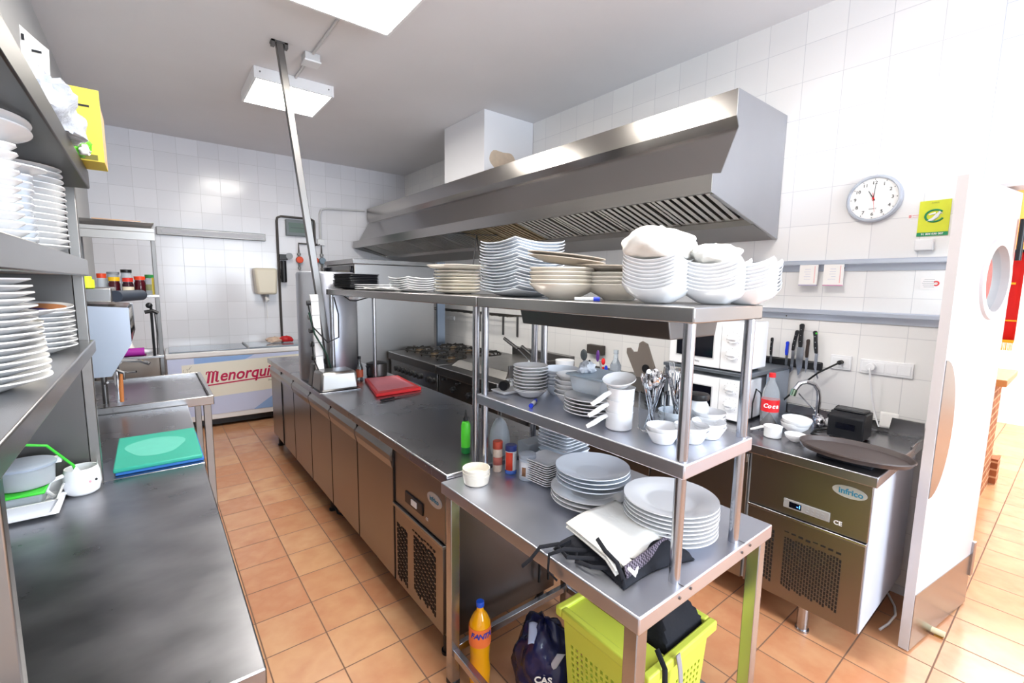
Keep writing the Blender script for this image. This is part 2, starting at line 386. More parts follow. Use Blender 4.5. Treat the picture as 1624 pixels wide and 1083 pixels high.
# ------------------------------------------------------------------ refrigerated counter in the middle (long, doors on the aisle)
def vent_slots(m, plane, u0, u1, v0, v1, cols, pitch, fn):
    pass
def grille(name, parent, P, u0, u1, v0, v1, n, rows):
    # slots in a stepped pattern, P(u,v,d) -> point
    m = MB()
    du = (u1-u0)/n; dv = (v1-v0)/rows
    for i in range(n):
        sh = (i % 4)*dv*.25
        for j in range(rows):
            a = v0+j*dv+sh*.9; b = min(a+dv*.72, v1)
            ua = u0+i*du+du*.18; ub = u0+i*du+du*.82
            pts = [P(ua,a,0),P(ub,a,0),P(ub,b,0),P(ua,b,0),P(ua,a,.002),P(ub,a,.002),P(ub,b,.002),P(ua,b,.002)]
            m.add(pts,[(0,3,2,1),(4,5,6,7),(0,1,5,4),(1,2,6,5),(2,3,7,6),(3,0,4,7)])
    return m.build(name, GRILL, parent, smooth=False)
TZ = .862
t = thing('refrigerated_counter', 'long stainless refrigerated counter with five doors along the middle of the kitchen', 'refrigerated counter', (1.2,3.2,0))
MB().box(.90,1.50,1.53,4.93,.11,TZ-.045).build('body', DARKST, t, bev=.004)
MB().box(.862,1.53,1.492,4.95,TZ-.045,TZ).build('worktop', TOPS, t, bev=.005)
mb = MB()
for i,(ya,yb) in enumerate([(2.045,2.535),(2.545,3.025),(3.035,3.515),(3.525,4.02),(4.03,4.90)]):
    nn = 1
    d = MB().prism([(.882,.125),(.898,.125),(.898,.80),(.895,.80),(.872,.765),(.872,.745),(.882,.735)], 'y', ya, yb).build('door', DOORST, t, smooth=False, bev=.002)
    g = MB().prism([(.8715,.742),(.8815,.73),(.8825,.73),(.8825,.70),(.8805,.70),(.8695,.742),(.8695,.768),(.894,.803),(.896,.803)], 'y', ya+.004, yb-.004).build('grip', STEELV, d, smooth=False)
for ys in (2.04,2.54,3.03,3.52,4.025): MB().box(.8805,.8995,ys-.0048,ys+.0048,.125,.80).build('door_gasket', RUBBER, t, smooth=False)
MB().box(.8755,.8995,4.44,4.452,.125,.80).build('door_gasket', RUBBER, t, smooth=False)
MB().box(.884,.899,1.56,2.035,.125,.52).build('compressor_panel', DOORST, t, bev=.002)
MB().box(.874,.899,1.545,2.04,.52,.535).build('panel_rail', STEELV, t, bev=.002)
MB().box(.886,.899,1.545,2.04,.54,TZ-.05).build('control_panel', DOORST, t, bev=.002)
Pg = lambda u,v,d: (.8838-d, u, v)
grille('vent_grille', t, Pg, 1.62,1.83,.17,.455,12,9); grille('vent_grille', t, Pg, 1.895,2.01,.15,.44,7,9)
grille('vent_grille', t, lambda u,v,d:(.8838-d,u,v), 1.62,1.845,.466,.478,8,1)
c = MB().box(.880,.887,1.735,1.91,.585,.64).build('controller', BLACK, t, bev=.003)
MB().box(.876,.881,1.785,1.84,.598,.627).build('thermostat_knob', WHITE, c, bev=.003)
b_ = MB().cyl((.8862,1.63,.70),(.883,1.63,.70),1,seg=28); 
b_.v = [(x, 1.63+(y-1.63)*.062, .70+(z-.70)*.03) for x,y,z in b_.v]
b_ = b_.build('badge', mat('badge_silver',(200,205,210),.35,.6), t)
text('badge_text','infrico',.030,mat('badge_teal',(40,120,150),.4),b_,(.8825,1.63,.70),(0,-1,0),(0,0,1),bold=.0006)
text('ce_mark','CE',.018,WHITE,t,(.8855,1.70,.585),(0,-1,0),(0,0,1))
for x,y in ((.93,1.60),(1.47,1.60),(.93,3.2),(1.47,3.2),(.93,4.85),(1.47,4.85)):
    MB().cyl((x,y,0),(x,y,.112),.02).cyl((x,y,0),(x,y,.012),.028).build('foot', BLACK, t)
# black cables under it
tag(MB().tube([(.97,3.25,.112),(.93,3.22,.06),(.93,3.1,.015),(1.0,2.95,.01),(1.1,2.9,.01)],.007).build('cable',RUBBER),'black cable loop under the long middle counter, the farther one','cable')
tag(MB().tube([(.98,2.62,.112),(.94,2.55,.05),(.95,2.45,.02),(1.0,2.3,.012),(1.1,2.25,.01)],.007).build('cable',RUBBER),'black cable loop under the long middle counter, the nearer one','cable')
# ------------------------------------------------------------------ near work table with low frame
t = thing('work_table', 'stainless steel work table with square legs at the near end of the island', 'table', (1.18,1.02,0))
TT = .845
MB().box(.835,1.535,.570,1.488,TT-.045,TT).build('tabletop', TABLEST, t, bev=.004)
for x,y in ((.865,1.448),(.865,.60),(1.500,.60),(1.500,1.448)):
    l = MB().box(x-.02,x+.02,y-.02,y+.02,.02,TT-.045).build('leg', TUBE, t, bev=.003)
    MB().box(x-.021,x+.021,y-.021,y+.021,0,.022).build('foot', BLACK, l, bev=.003)
MB().box(.885,1.48,1.436,1.46,.135,.165).build('brace', TUBE, t, bev=.002)
MB().box(.853,.877,.62,1.428,.135,.165).build('brace', TUBE, t, bev=.002)
MB().box(1.488,1.512,.62,1.428,.135,.165).build('brace', TUBE, t, bev=.002)
sc = MB()
for x in (1.02,1.35): 
    sc.box(x+.0,x+.002,.572,.60,TT+.0002,TT+.001); sc.cyl((x+.03,.5695,TT-.015),(x+.03,.567,TT-.015),.004,seg=8); sc.cyl((x-.02,.5695,TT-.02),(x-.02,.567,TT-.02),.004,seg=8)
sc.build('seam_and_rivets', DARKST, t)
# ------------------------------------------------------------------ overshelves
S1 = 1.556; S2 = 1.170
def pole(t, x, y, z0, z1, cap=True):
    MB().cyl((x,y,z0),(x,y,z1),.0145,seg=24).build('pole', TUBE, t)
t = thing('overshelf', 'two-tier stainless overshelf on round poles standing on the near work table', 'shelf', (1.18,1.02,TT), group='overshelves of the island')
MB().box(1.0,1.36,.578,1.490,S1-.04,S1).build('top_shelf', STEEL, t, bev=.004)
MB().box(1.0,1.36,.578,1.490,S2-.04,S2).build('lower_shelf', TABLEST, t, bev=.004)
for x,y in ((1.022,.600),(1.335,.600),(1.022,1.463),(1.335,1.463)):
    pole(t,x,y,TT,S2-.04); pole(t,x,y,S2,S1-.04)
dr = MB().prism([(1.07,S1-.041),(1.33,S1-.041),(1.315,S1-.095),(1.085,S1-.095)], 'y', .69, 1.31).build('under_tray', DARKST, t, smooth=False, bev=.003)
t = thing('overshelf', 'single-tier stainless overshelf on thin poles standing on the long refrigerated counter', 'shelf', (1.18,2.48,TZ), group='overshelves of the island')
MB().box(1.0,1.36,1.497,3.44,S1-.04,S1).build('top_shelf', STEEL, t, bev=.004)
for x,y in ((1.022,1.527),(1.335,1.527),(1.022,3.395),(1.335,3.395)): pole(t,x,y,TZ,S1-.04)
t2 = MB().tube([(1.04+.006*math.cos(i*.9), 1.495+.006*math.sin(i*.9), .87+.005*i) for i in range(60)],.003,seg=5)
tag(t2.build('twisted_cord', mat('twisted_cord_white',(210,210,210),.6)), 'thin twisted cord hanging between the paired shelf poles', 'cord')
# ------------------------------------------------------------------ right-hand refrigerated counter
RZ = .862
t = thing('refrigerated_counter', 'stainless refrigerated counter with lit display and vent grille against the right wall', 'refrigerated counter', (2.64,1.5,0))
MB().box(2.28,2.96,.475,2.66,.145,RZ-.05).build('body', mat('insulated_side_white',(192,199,212),.45,noise=.03,scale=10), t, bev=.004)
wt = MB().box(2.225,3.03,.458,2.67,RZ-.045,RZ).build('worktop', TOPS, t, bev=.004)
MB().box(3.005,3.03,.458,2.67,RZ,RZ+.055).box(2.78,3.006,.458,.468,RZ,RZ+.012).build('backsplash', STEEL, t, bev=.003)
MB().box(2.258,2.279,.480,.955,.15,.545).build('compressor_panel', DOORST, t, bev=.002)
MB().box(2.250,2.279,.478,.957,.548,.560).build('panel_rail', TUBE, t, bev=.002)
MB().box(2.260,2.279,.478,.957,.563,RZ-.05).build('control_panel', DOORST, t, bev=.002)
Pr = lambda u,v,d: (2.2578-d, u, v)
grille('vent_grille', t, Pr, .555,.785,.205,.455,20,13); grille('vent_grille', t, Pr, .825,.905,.205,.47,6,13); grille('vent_grille', t, Pr, .555,.79,.472,.484,8,1)
c = MB().box(2.254,2.262,.615,.80,.598,.640).build('controller', mat('controller_grey',(150,150,150),.4), t, bev=.002)
MB().box(2.2525,2.2545,.725,.775,.606,.632).build('display', BLACKG, c)
text('display_digits','-1',.022,mat('display_blue',(60,120,255),.4,emit=4),c,(2.252,.735,.619),(0,-1,0),(0,0,1))
kb = MB()
for i in range(4):
    for j in (0,1): kb.box(2.2528,2.2545,.635+i*.02,.645+i*.02,.608+j*.013,.614+j*.013)
kb.build('buttons', GREYP, c)
text('ce_mark','CE',.026,WHITE,t,(2.2585,.585,.607),(0,-1,0),(0,0,1),bold=.0005)
b_ = MB().cyl((0,0,0),(-.003,0,0),1,seg=28); b_.v = [(2.2595+x,.555+y*.062,.757+z*.026) for x,y,z in b_.v]
b_ = b_.build('badge', mat('badge_silver',(200,205,210),.35,.6), t)
text('badge_text','infrico',.034,mat('badge_teal',(40,120,150),.4),b_,(2.2558,.55,.757),(0,-1,0),(0,0,1),bold=.0008)
for ya,yb in ((.97,1.52),(1.53,2.08),(2.09,2.64)):
    d = MB().box(2.258,2.279,ya,yb,.15,.80).build('door', DOORST, t, bev=.002)
    MB().box(2.248,2.2585,ya+.003,yb-.003,.755,.80).build('grip', STEELV, d, bev=.003)
for x,y in ((2.33,.70),(2.9,.55),(2.33,2.55),(2.9,2.55)):
    MB().cyl((x,y,0),(x,y,.147),.024).cyl((x,y,0),(x,y,.01),.03).build('foot', TUBE, t)
# small steel splash plate at the near end of the counter
tag(MB().prism([(.455,RZ+.001),(.60,RZ+.001),(.59,RZ+.085),(.462,RZ+.085)],'x',2.992,3.003).build('splash_plate', STEEL, smooth=False, bev=.001),'small steel splash plate against the wall at the counter end beside the door','splash plate')
# ------------------------------------------------------------------ hot line: griddle, range, oven
t = thing('gas_griddle', 'stainless gas griddle with a low splash guard beside the wall', 'griddle', (2.5,3.15,0))
MB().box(2.02,2.95,2.68,3.60,.10,.80).build('body', DARKST, t, bev=.004)
MB().box(1.98,2.98,2.68,3.60,.80,.875).build('top', DARKST, t, bev=.006)
MB().frus((2.10,2.86,2.74,3.54),(2.16,2.86,2.78,3.50),.876,.93).build('griddle_plate', mat('griddle_steel',(150,148,145),.35,1,noise=.2,scale=6), t, bev=.004)
MB().box(2.80,2.86,2.74,3.54,.876,1.0).box(2.14,2.80,2.74,2.755,.876,.985).build('splash_guard', DARKST, t, bev=.003)
def knob(x,y,z,parent,r=.022,star=False):
    k = MB().cyl((x,y,z),(x-.022,y,z),r,seg=16)
    if star: k = MB().box(x-.02,x,y-.006,y+.006,z-.024,z+.024).box(x-.02,x,y-.024,y+.024,z-.006,z+.006)
    k.build('knob', BLACK, parent, bev=.002)
MB().box(2.005,2.02,2.70,3.58,.60,.795).build('control_panel', STEEL, t, bev=.003)
for y in (2.85,3.10,3.35): knob(2.004,y,.70,t,star=True)
for y in (2.78,3.02,3.27,3.5): knob(2.004,y,.765,t,r=.009)
for x,y in ((2.1,2.75),(2.85,2.75),(2.1,3.53),(2.85,3.53)): MB().cyl((x,y,0),(x,y,.102),.022).build('foot', TUBE, t)
t = thing('gas_range', 'six-burner stainless gas range with black control knobs', 'gas range', (2.5,4.12,0))
MB().box(2.02,2.98,3.615,4.66,.10,.80).build('body', DARKST, t, bev=.004)
MB().box(1.98,2.98,3.615,4.66,.80,.88).build('hob_top', DARKST, t, bev=.006)
MB().box(2.005,2.02,3.63,4.64,.62,.795).build('control_panel', STEEL, t, bev=.003)
MB().box(2.005,2.02,3.63,4.64,.15,.60).build('oven_door', DOORST, t, bev=.003)
for y in (3.72,3.80,3.97,4.06,4.15,4.24,4.33,4.42,4.5): knob(2.004,y,.715,t,r=.026)
for ix in (0,1):
    for iy in (0,1,2):
        cx = 2.25+ix*.42; cy = 3.80+iy*.33
        m = MB()
        for a in range(8):
            an = a*PI/4; m.tube([(cx+.04*math.cos(an),cy+.04*math.sin(an),.925),(cx+.13*math.cos(an),cy+.13*math.sin(an),.925),(cx+.145*math.cos(an),cy+.145*math.sin(an),.882)],.007,seg=6)
        m.tube([(cx+.15*math.cos(i*PI/12),cy+.15*math.sin(i*PI/12),.905) for i in range(25)],.007,seg=6)
        m.build('pan_support', BLACKIN, t)
        MB().cyl((cx,cy,.881),(cx,cy,.905),.05,.042).build('burner', mat('burner_brass',(110,92,70),.45,.8), t)
for x,y in ((2.1,3.7),(2.9,3.7),(2.1,4.6),(2.9,4.6)): MB().cyl((x,y,0),(x,y,.102),.022).build('foot', TUBE, t)
t = thing('combi_oven', 'tall stainless oven at the far end of the cooking line', 'oven', (2.1,5.1,0))
MB().box(1.66,2.575,4.72,5.65,.60,1.80).build('body', mat('oven_side_steel',(165,164,164),.36,1,noise=.06,scale=3), t, bev=.006)
MB().box(1.64,2.59,4.705,5.66,1.80,1.85).build('top_cap', STEEL, t, bev=.004)
d = MB().box(1.62,1.659,4.74,5.63,.66,1.78).build('door', BLACKG, t, bev=.005)
MB().tube([(1.60,4.80,.80),(1.585,4.80,.84),(1.585,4.80,1.55),(1.60,4.80,1.58)],.012).build('handle', CHROME, d)
MB().box(1.70,2.55,4.76,5.6,.1,.59).build('stand', DARKST, t, bev=.004)
for x,y in ((1.75,4.8),(2.5,4.8),(1.75,5.55),(2.5,5.55)): MB().cyl((x,y,0),(x,y,.102),.022).build('foot', TUBE, t)
tag(MB().box(2.60,2.70,4.69,4.715,.885,1.85).build('steel_sheet', mat('blue_tinted_steel',(150,166,188),.3,1)),'narrow blue-tinted steel panel between the oven and the tiled wall','panel')
# ------------------------------------------------------------------ stainless cylinder behind the post
t = thing('water_heater', 'large stainless steel cylinder standing on the far end of the island counter', 'water heater', (1.09,3.72,TZ))
MB().lathe([(0,.001),(.215,.001),(.22,.02),(.22,.80),(.213,.815),(.19,.822),(0,.826)],(1.09,3.72,TZ),56).build('tank', mat('heater_steel',(190,194,204),.36,1), t)
MB().cyl((1.0,3.52,1.02),(1.0,3.485,1.02),.02).build('knob', BLACK, t)
# ------------------------------------------------------------------ freezer on the back wall
t = thing('chest_freezer', 'white chest freezer with blue and cream graphic panel by the back wall', 'freezer', (.85,6.1,0), rz=R(-1.5))
x0,x1,y0,y1 = .09,1.68,5.84,6.40
MB().box(x0+.01,x1-.01,y0+.012,y1,.09,.79).build('cabinet', ENAMEL, t, bev=.008)
MB().box(x0,x1,y0,y1,.79,.845).build('rim', ENAMEL, t, bev=.01)
GL = mat('freezer_glass_lid',(150,160,172),.12,.2)
MB().box(x0+.03,.84,y0+.035,y1-.02,.846,.858).build('sliding_lid', GL, t, bev=.003)
MB().box(.85,x1-.03,y0+.035,y1-.02,.846,.865).build('sliding_lid', GL, t, bev=.003)
MB().box(.838,.856,y0+.03,y1-.015,.847,.871).build('lid_handle', GREYP, t, bev=.002)
p = MB().box(x0+.012,x1-.012,y0+.008,y0+.0115,.15,.785).build('graphic_panel', mat('panel_lilac',(206,216,248),.4), t, smooth=False)
def poly(nm, pts, m, d): MB().prism(pts,'y',y0+.008-d,y0+.0079).build(nm, m, p, smooth=False)
LB = mat('panel_sky_blue',(146,182,236),.4); CR = mat('panel_cream',(240,238,226),.4)
poly('blue_shape', [(.33,.722),(.33,.785),(.90,.785),(.80,.735)], LB, .0004)
poly('blue_shape', [(.86,.15),(1.18,.37),(1.66,.37),(1.66,.15)], LB, .0004)
poly('cream_field', [(.22,.715),(1.5,.760),(1.5,.385),(.22,.335)], CR, .0008)
MAG = mat('magenta_lettering',(196,30,84),.45)
mk = MB()
def strk(pts_, wd_):
    for (xa,za),(xb,zb) in zip(pts_[:-1],pts_[1:]):
        l_ = math.hypot(xb-xa,zb-za); nx_,nz_ = -(zb-za)/l_*wd_/2,(xb-xa)/l_*wd_/2; ex_,ez_ = (xb-xa)/l_*wd_*.25,(zb-za)/l_*wd_*.25
        mk.prism([(xa+nx_-ex_,za+nz_-ez_),(xa-nx_-ex_,za-nz_-ez_),(xb-nx_+ex_,zb-nz_+ez_),(xb+nx_+ex_,zb+nz_+ez_)],'y',y0+.0062,y0+.0072)
strk([(.440,.505),(.462,.622)],.022); strk([(.462,.618),(.480,.628),(.490,.618)],.012); strk([(.478,.505),(.498,.615)],.022)
strk([(.498,.615),(.518,.628),(.532,.615)],.012); strk([(.534,.618),(.518,.520)],.022); strk([(.518,.515),(.530,.510),(.540,.520)],.012)
strk([(.455,.628),(.436,.622),(.430,.600)],.010)
mk.build('capital_letter', MAG, p)
text('lettering','enorquina',.178,MAG,p,(.546,y0+.0065,.568),(1,0,.03),(0,0,1),shear=.25,bold=.0035,align='LEFT',sx=.88)
MB().prism([(.44,.470),(1.30,.524),(1.30,.538),(.44,.484)],'y',y0+.006,y0+.0071).build('lettering_underline', MAG, p, smooth=False)
text('fine_print','Since 1940',.028,mat('dark_print',(60,60,70),.5),p,(1.02,y0+.0065,.475),(1,0,.03),(0,0,1),shear=.3,align='LEFT')
m = MB()
for i in range(14):
    a = rnd.uniform(0,2*PI); cx=.29+rnd.uniform(-.06,.06); cz=.645+rnd.uniform(-.05,.04)
    m.tube([(cx+.02*math.cos(a+k), y0+.0065, cz+.016*math.sin(a+k*1.3)) for k in (0,.7,1.4,2.1)],.0016,seg=4)
m.build('pen_scribble', mat('scribble_grey',(120,115,110),.6), p)
MB().box(x0+.03,x1-.03,y0+.03,y1-.02,.03,.09).build('base', BLACK, t)
for x in (x0+.1,x1-.1):
    for y in (y0+.08,y1-.08): MB().cyl((x,y,0),(x,y,.032),.02).build('foot', BLACK, t)
# ------------------------------------------------------------------ left side: counters, plate shelves
LZ = .87
t = thing('work_counter', 'scuffed stainless work counter nearest the camera on the left', 'counter', (-.15,1.5,0))
MB().box(-.425,.13,.905,2.165,LZ-.04,LZ).build('worktop', OLDTOP, t, bev=.004)
MB().box(-.42,.10,.93,2.15,.10,LZ-.045).build('body', DOORST, t, bev=.004)
for x,y in ((-.36,1.0),(.06,1.0),(-.36,2.1),(.06,2.1)): MB().cyl((x,y,0),(x,y,.102),.022).build('foot', BLACK, t)
t = thing('work_counter', 'lower stainless counter holding the teal cutting board', 'counter', (-.15,2.7,0))
MB().box(-.425,.135,2.172,3.27,.835,.868).build('worktop', TOPS, t, bev=.004)
MB().box(-.42,.09,2.18,3.26,.10,.83).build('body', mat('deep_blue_panel',(46,62,110),.4), t, bev=.003)
for x,y in ((-.36,2.3),(.04,2.3),(-.36,3.15),(.04,3.15)): MB().cyl((x,y,0),(x,y,.102),.022).build('foot', BLACK, t)
t = thing('sink_unit', 'stainless sink drainboard with raised rim and square legs', 'sink', (-.1,3.75,0))
MB().box(-.425,.245,3.30,4.21,.865,.885).build('drainboard', TOPS, t, bev=.003)
MB().box(.245,.27,3.30,4.21,.85,.905).box(-.425,.27,3.285,3.30,.85,.905).box(-.425,.27,4.21,4.225,.85,.905).build('rim', STEEL, t, bev=.004)
for x,y in ((.235,3.33),(.235,4.18),(-.39,3.33),(-.39,4.18)): MB().box(x-.02,x+.02,y-.02,y+.02,0,.864).build('leg', STEELV, t, bev=.003)
MB().box(-.40,-.12,3.34,3.80,.70,.864).build('basin', DARKST, t, bev=.01)
# cutting boards on lower counter
TEAL = mat('teal_board',(46,164,142),.5,noise=.06,scale=7)
tag(MB().box(-.15,.128,2.19,2.63,.883,.899).build('cutting_board', TEAL, bev=.005),'teal green cutting board on the lower left counter','cutting board',group='cutting boards on the lower counter')
MB().prism([(-.02+.10*math.cos(a)*(1+.12*math.sin(3*a)),2.42+.13*math.sin(a)) for a in [i*PI/12 for i in range(24)]],'z',.8991,.8994).build('worn_patch', mat('worn_teal',(92,186,168),.6,noise=.05,scale=20), bpy.data.objects['cutting_board'], smooth=False)
tag(MB().box(-.145,.133,2.20,2.61,.869,.882).build('cutting_board', mat('blue_board',(50,120,200),.5), bev=.004),'blue cutting board lying under the teal one','cutting board',group='cutting boards on the lower counter')
# plate shelves
t = thing('plate_shelf', 'tall stainless three-shelf rack standing on the left work counter', 'shelf', (-.3,1.6,LZ))
MB().box(-.205,-.175,2.155,2.185,LZ,1.97).build('post', STEELV, t, bev=.003)
MB().box(-.235,-.205,1.03,1.06,LZ,1.97).build('post', STEELV, t, bev=.003)
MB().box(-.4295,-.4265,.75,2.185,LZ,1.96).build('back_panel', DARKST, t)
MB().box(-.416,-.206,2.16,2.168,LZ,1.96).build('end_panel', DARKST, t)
MB().box(-.416,-.137,.75,2.155,1.905,1.965).build('shelf', mat('shaded_shelf_steel',(92,90,90),.4,1), t, bev=.004)  # top shelf: shade of its underside put into a darker steel colour
MB().box(-.416,-.16,.75,2.150,1.612,1.668).build('shelf', STEEL, t, bev=.004)
MB().box(-.416,-.16,.75,2.150,1.350,1.392).build('shelf', STEEL, t, bev=.004)
# ---------------- things on the left counter
t = thing('tray', 'white plastic tray holding the lidded tubs on the left counter', 'tray', (-.34,2.03,LZ+.001))
MB().frus((-.405,-.285,1.94,2.13),(-.414,-.262,1.915,2.145),LZ+.001,LZ+.012).build('base', WHITE, t, bev=.004)
m = MB(); 
for (bx,tx) in (((-.405,-.400,1.94,2.13),(-.414,-.409,1.915,2.145)),((-.290,-.285,1.94,2.13),(-.268,-.262,1.915,2.145)),((-.405,-.285,1.94,1.945),(-.414,-.262,1.915,1.921)),((-.405,-.285,2.125,2.13),(-.414,-.262,2.139,2.145))): m.frus(bx,tx,LZ+.01,LZ+.055)
m.build('walls', WHITE, t)
t = thing('storage_tub', 'clear tub with bright green lid inside the white tray', 'storage tub', (-.345,2.02,LZ+.013))
MB().frus((-.385,-.31,1.96,2.09),(-.395,-.30,1.95,2.105),LZ+.013,LZ+.07).build('tub', FROST, t, bev=.006)
MB().box(-.402,-.293,1.942,2.112,LZ+.071,LZ+.081).build('lid', GREEN, t, bev=.004)
t = thing('storage_tub', 'round clear tub with pale blue lid on top of the green-lidded tub', 'storage tub', (-.345,2.03,LZ+.082))
MB().lathe([(0,0),(.060,0),(.066,.004),(.070,.062),(.064,.062),(.062,.008),(0,.006)],(-.345,2.03,LZ+.082),36).build('tub', FROST, t)
MB().lathe([(0,.008),(.058,.008),(.060,.02),(0,.022)],(-.345,2.03,LZ+.082),30).build('orange_sauce', mat('orange_sauce',(214,140,80),.5), t)
MB().lathe([(0,.063),(.074,.063),(.075,.070),(.068,.073),(0,.069)],(-.345,2.03,LZ+.082),36).build('lid', mat('pale_blue_lid',(196,208,226),.3,trans=.3), t)
MB().box(-.28,-.262,2.04,2.06,LZ+.135,LZ+.155).box(-.29,-.278,2.035,2.065,LZ+.145,LZ+.152).build('clip', WHITE, t, bev=.002)
t = thing('cat_mug', 'white novelty mug shaped like a cat face with two small ears', 'mug', (-.215,2.075,LZ+.001))
c = (-.222,2.09,LZ+.001)
MB().lathe([(0,0),(.030,0),(.037,.006),(.043,.03),(.041,.062),(.037,.078),(.034,.078),(.038,.062),(.039,.03),(.032,.009),(0,.008)],c,36).build('cup', ENAMEL, t)
def ear(a):
    x = c[0]+.036*math.cos(a); y = c[1]+.036*math.sin(a)
    tx,ty = -math.sin(a),math.cos(a)
    MB().add([(x-tx*.011,y-ty*.011,LZ+.076),(x+tx*.011,y+ty*.011,LZ+.076),(x,y,LZ+.095),(x*.9+c[0]*.1,y*.9+c[1]*.1,LZ+.076)],[(0,1,2),(1,3,2),(3,0,2),(0,3,1)]).build('ear', ENAMEL, t, smooth=False)
ear(R(0)); ear(R(-100)); t.scale = (1.17,1.17,1.17)
MB().tube([(c[0]-.038,c[1]-.018,LZ+.066),(c[0]-.062,c[1]-.036,LZ+.063),(c[0]-.07,c[1]-.042,LZ+.04),(c[0]-.058,c[1]-.034,LZ+.018),(c[0]-.036,c[1]-.016,LZ+.014)],.0055).build('handle', ENAMEL, t)
a = R(-40); MB().sph((c[0]+.0425*math.cos(a),c[1]+.0425*math.sin(a),LZ+.043),.0035).build('nose', BLACK, t)
a = R(-62); MB().sph((c[0]+.0415*math.cos(a),c[1]+.0415*math.sin(a),LZ+.042),.004,sc=(1,.5,1)).build('cheek', mat('pink_blush',(240,170,180),.5), t)
tag(MB().tube([(c[0],c[1],LZ+.015),(-.238,2.06,LZ+.112),(-.288,2.01,LZ+.205),(-.345,1.99,LZ+.225)],.0042).build('drinking_straw', GREEN),'bent bright green straw standing in the white mug','straw')
# ---------------- plates on the left shelves
proto('rp24', MB().lathe(dish_prof(.120,.022),seg=48), CHINA, 'round_plate')
proto('rp27', MB().lathe(dish_prof(.132,.022),seg=48), CHINA, 'round_plate')
proto('rp22c', MB().lathe(dish_prof(.110,.020),seg=48), CHINAC, 'round_plate')
proto('sq', MB().lathe(dish_prof(.098,.020,rim=.9),seg=48,shape=squircle(7)), CHINAB, 'square_plate')
proto('sqw', MB().lathe(dish_prof(.098,.020,rim=.9),seg=48,shape=squircle(7)), CHINA, 'square_plate')
proto('bowl_c', MB().lathe(dish_prof(.095,.045,foot=.45,well=.5,rim=.85),seg=40), CHINAC, 'bowl')
B1 = 1.669; B2 = 1.393
stack('rp24',15,.0165,-.292,1.86,B1,'cream round plate, tall far stack','on the upper left shelf','plate','round plates in the tall stack on the upper left shelf')
put('rp27',(-.285,1.86,B1+.0165*15+.004),(R(4),R(-3),0),'larger round plate crowning the tall far stack on the upper left shelf','plate')
stack('sq',10,.0155,-.30,1.58,B1,'pale blue square plate, middle stack','of the upper left shelf','plate','square plates in the middle stack of the upper left shelf',rz=R(8))
put('rp24',(-.29,1.56,B1+.0155*10+.008),(R(3),R(2),0),'round plate lying on the square plates of the upper left shelf','plate')
stack('sqw',11,.016,-.30,1.33,B1,'white square plate, nearest stack','of the upper left shelf','plate','square plates in the nearest stack of the upper left shelf',rz=R(30))
for k in range(3): put('rp24',(-.28,1.33,B1+.016*11+.008+k*.016),(R(-3),R(-4),0),'round plate over the nearest square stack, upper left shelf, '+ordlabel(2-k,3),'plate','round plates on the nearest square stack')
stack('rp24',8,.0135,-.292,1.80,B2,'round plate, far stack','of the lower left shelf','plate','round plates in the far stack of the lower left shelf')
proto('painted', MB().lathe([(0,.0095),(.07,.0095),(.105,.0205),(.104,.0215),(.07,.0105),(0,.0105)],seg=40), mat('orange_painted_glaze',(206,140,96),.25,noise=.2,scale=14), 'painted_plate')
p = MB().lathe(dish_prof(.120,.022),seg=48).build('painted_plate', CHINA); p.location = (-.288,1.76,B2+.0135*8+.002); p.rotation_euler = (R(4),0,0)
tag(p,'white plate with orange and blue painted decoration on the lower left shelf','plate')
q_ = PROTO['painted'][0]; q_.name = 'painted_decoration'; q_.parent = p; q_.location = (0,0,.0)
fl = MB().prism([(-.01,-.05),(.05,-.09),(.085,-.045),(.05,.0),(.01,-.01)],'z',.0125,.0135).build('blue_motif', mat('indigo_glaze',(60,40,110),.3), p, smooth=False); fl.location = (0,0,.006)
stack('bowl_c',5,.015,-.30,1.55,B2,'cream bowl, stack','on the lower left shelf','bowl','cream bowls on the lower left shelf')
stack('rp27',16,.0122,-.29,1.25,B2,'round plate, big near pile','of the lower left shelf','plate','round plates in the leaning near pile of the lower left shelf',dy=-.0018,dx=-.001)
# ---------------- top of the shelf: plastic bags and boxes
Z0 = 1.966
def blob(name, m, c, s, seed, amp, parent=None, n=22, freq=3.0, wr=.6):
    r_ = random.Random(seed); ph = [(r_.uniform(0,6.28), r_.uniform(0,6.28), r_.uniform(1,freq), r_.uniform(1,freq)) for _ in range(9)]
    def fn(u, v):
        th = u*2*PI; fi = v*PI
        q = 1.0
        for i,(a,b,f1,f2) in enumerate(ph): q += amp/(1+.35*i)*math.sin(round(f1*(1+.6*i))*th+a)*math.sin(f2*(1+.6*i)*fi+b)
        z = -math.cos(fi)
        x = math.sin(fi)*math.cos(th)*q; y = math.sin(fi)*math.sin(th)*q; z = z*(1+(q-1)*wr)
        z = max(z, -.62)
        return (c[0]+s[0]*x, c[1]+s[1]*y, c[2]+s[2]*(z+.62))
    return MB().grid(fn, n*2, n).build(name, m, parent, ang=50)
BAG = mat('crinkled_clear_bag',(226,232,242),.22,trans=.25,bump=.6,scale=38)
tag(blob('plastic_bag', BAG, (-.195,1.72,Z0+.004), (.080,.22,.085), 4, .15),'crumpled translucent plastic bag on top of the left shelf','plastic bag',group='plastic bags on top of the left shelf')
tag(blob('plastic_bag', mat('blue_white_bag',(236,240,250),.3,bump=.5,scale=30), (-.28,1.14,Z0+.005), (.10,.19,.11), 9, .18),'white plastic bag at the top left corner of the photo','plastic bag',group='plastic bags on top of the left shelf')
t = thing('leaflet', 'white leaflet with black marks sticking up behind the plastic bags', 'leaflet', (-.22,1.93,Z0))
l = MB().grid(lambda u,v:(-.250+.055*u+.012*v, 1.935+.006*math.sin(3*u), Z0+.002+(.335-.05*u)*v),6,10).build('sheet', PAPER, t, solid=.001)
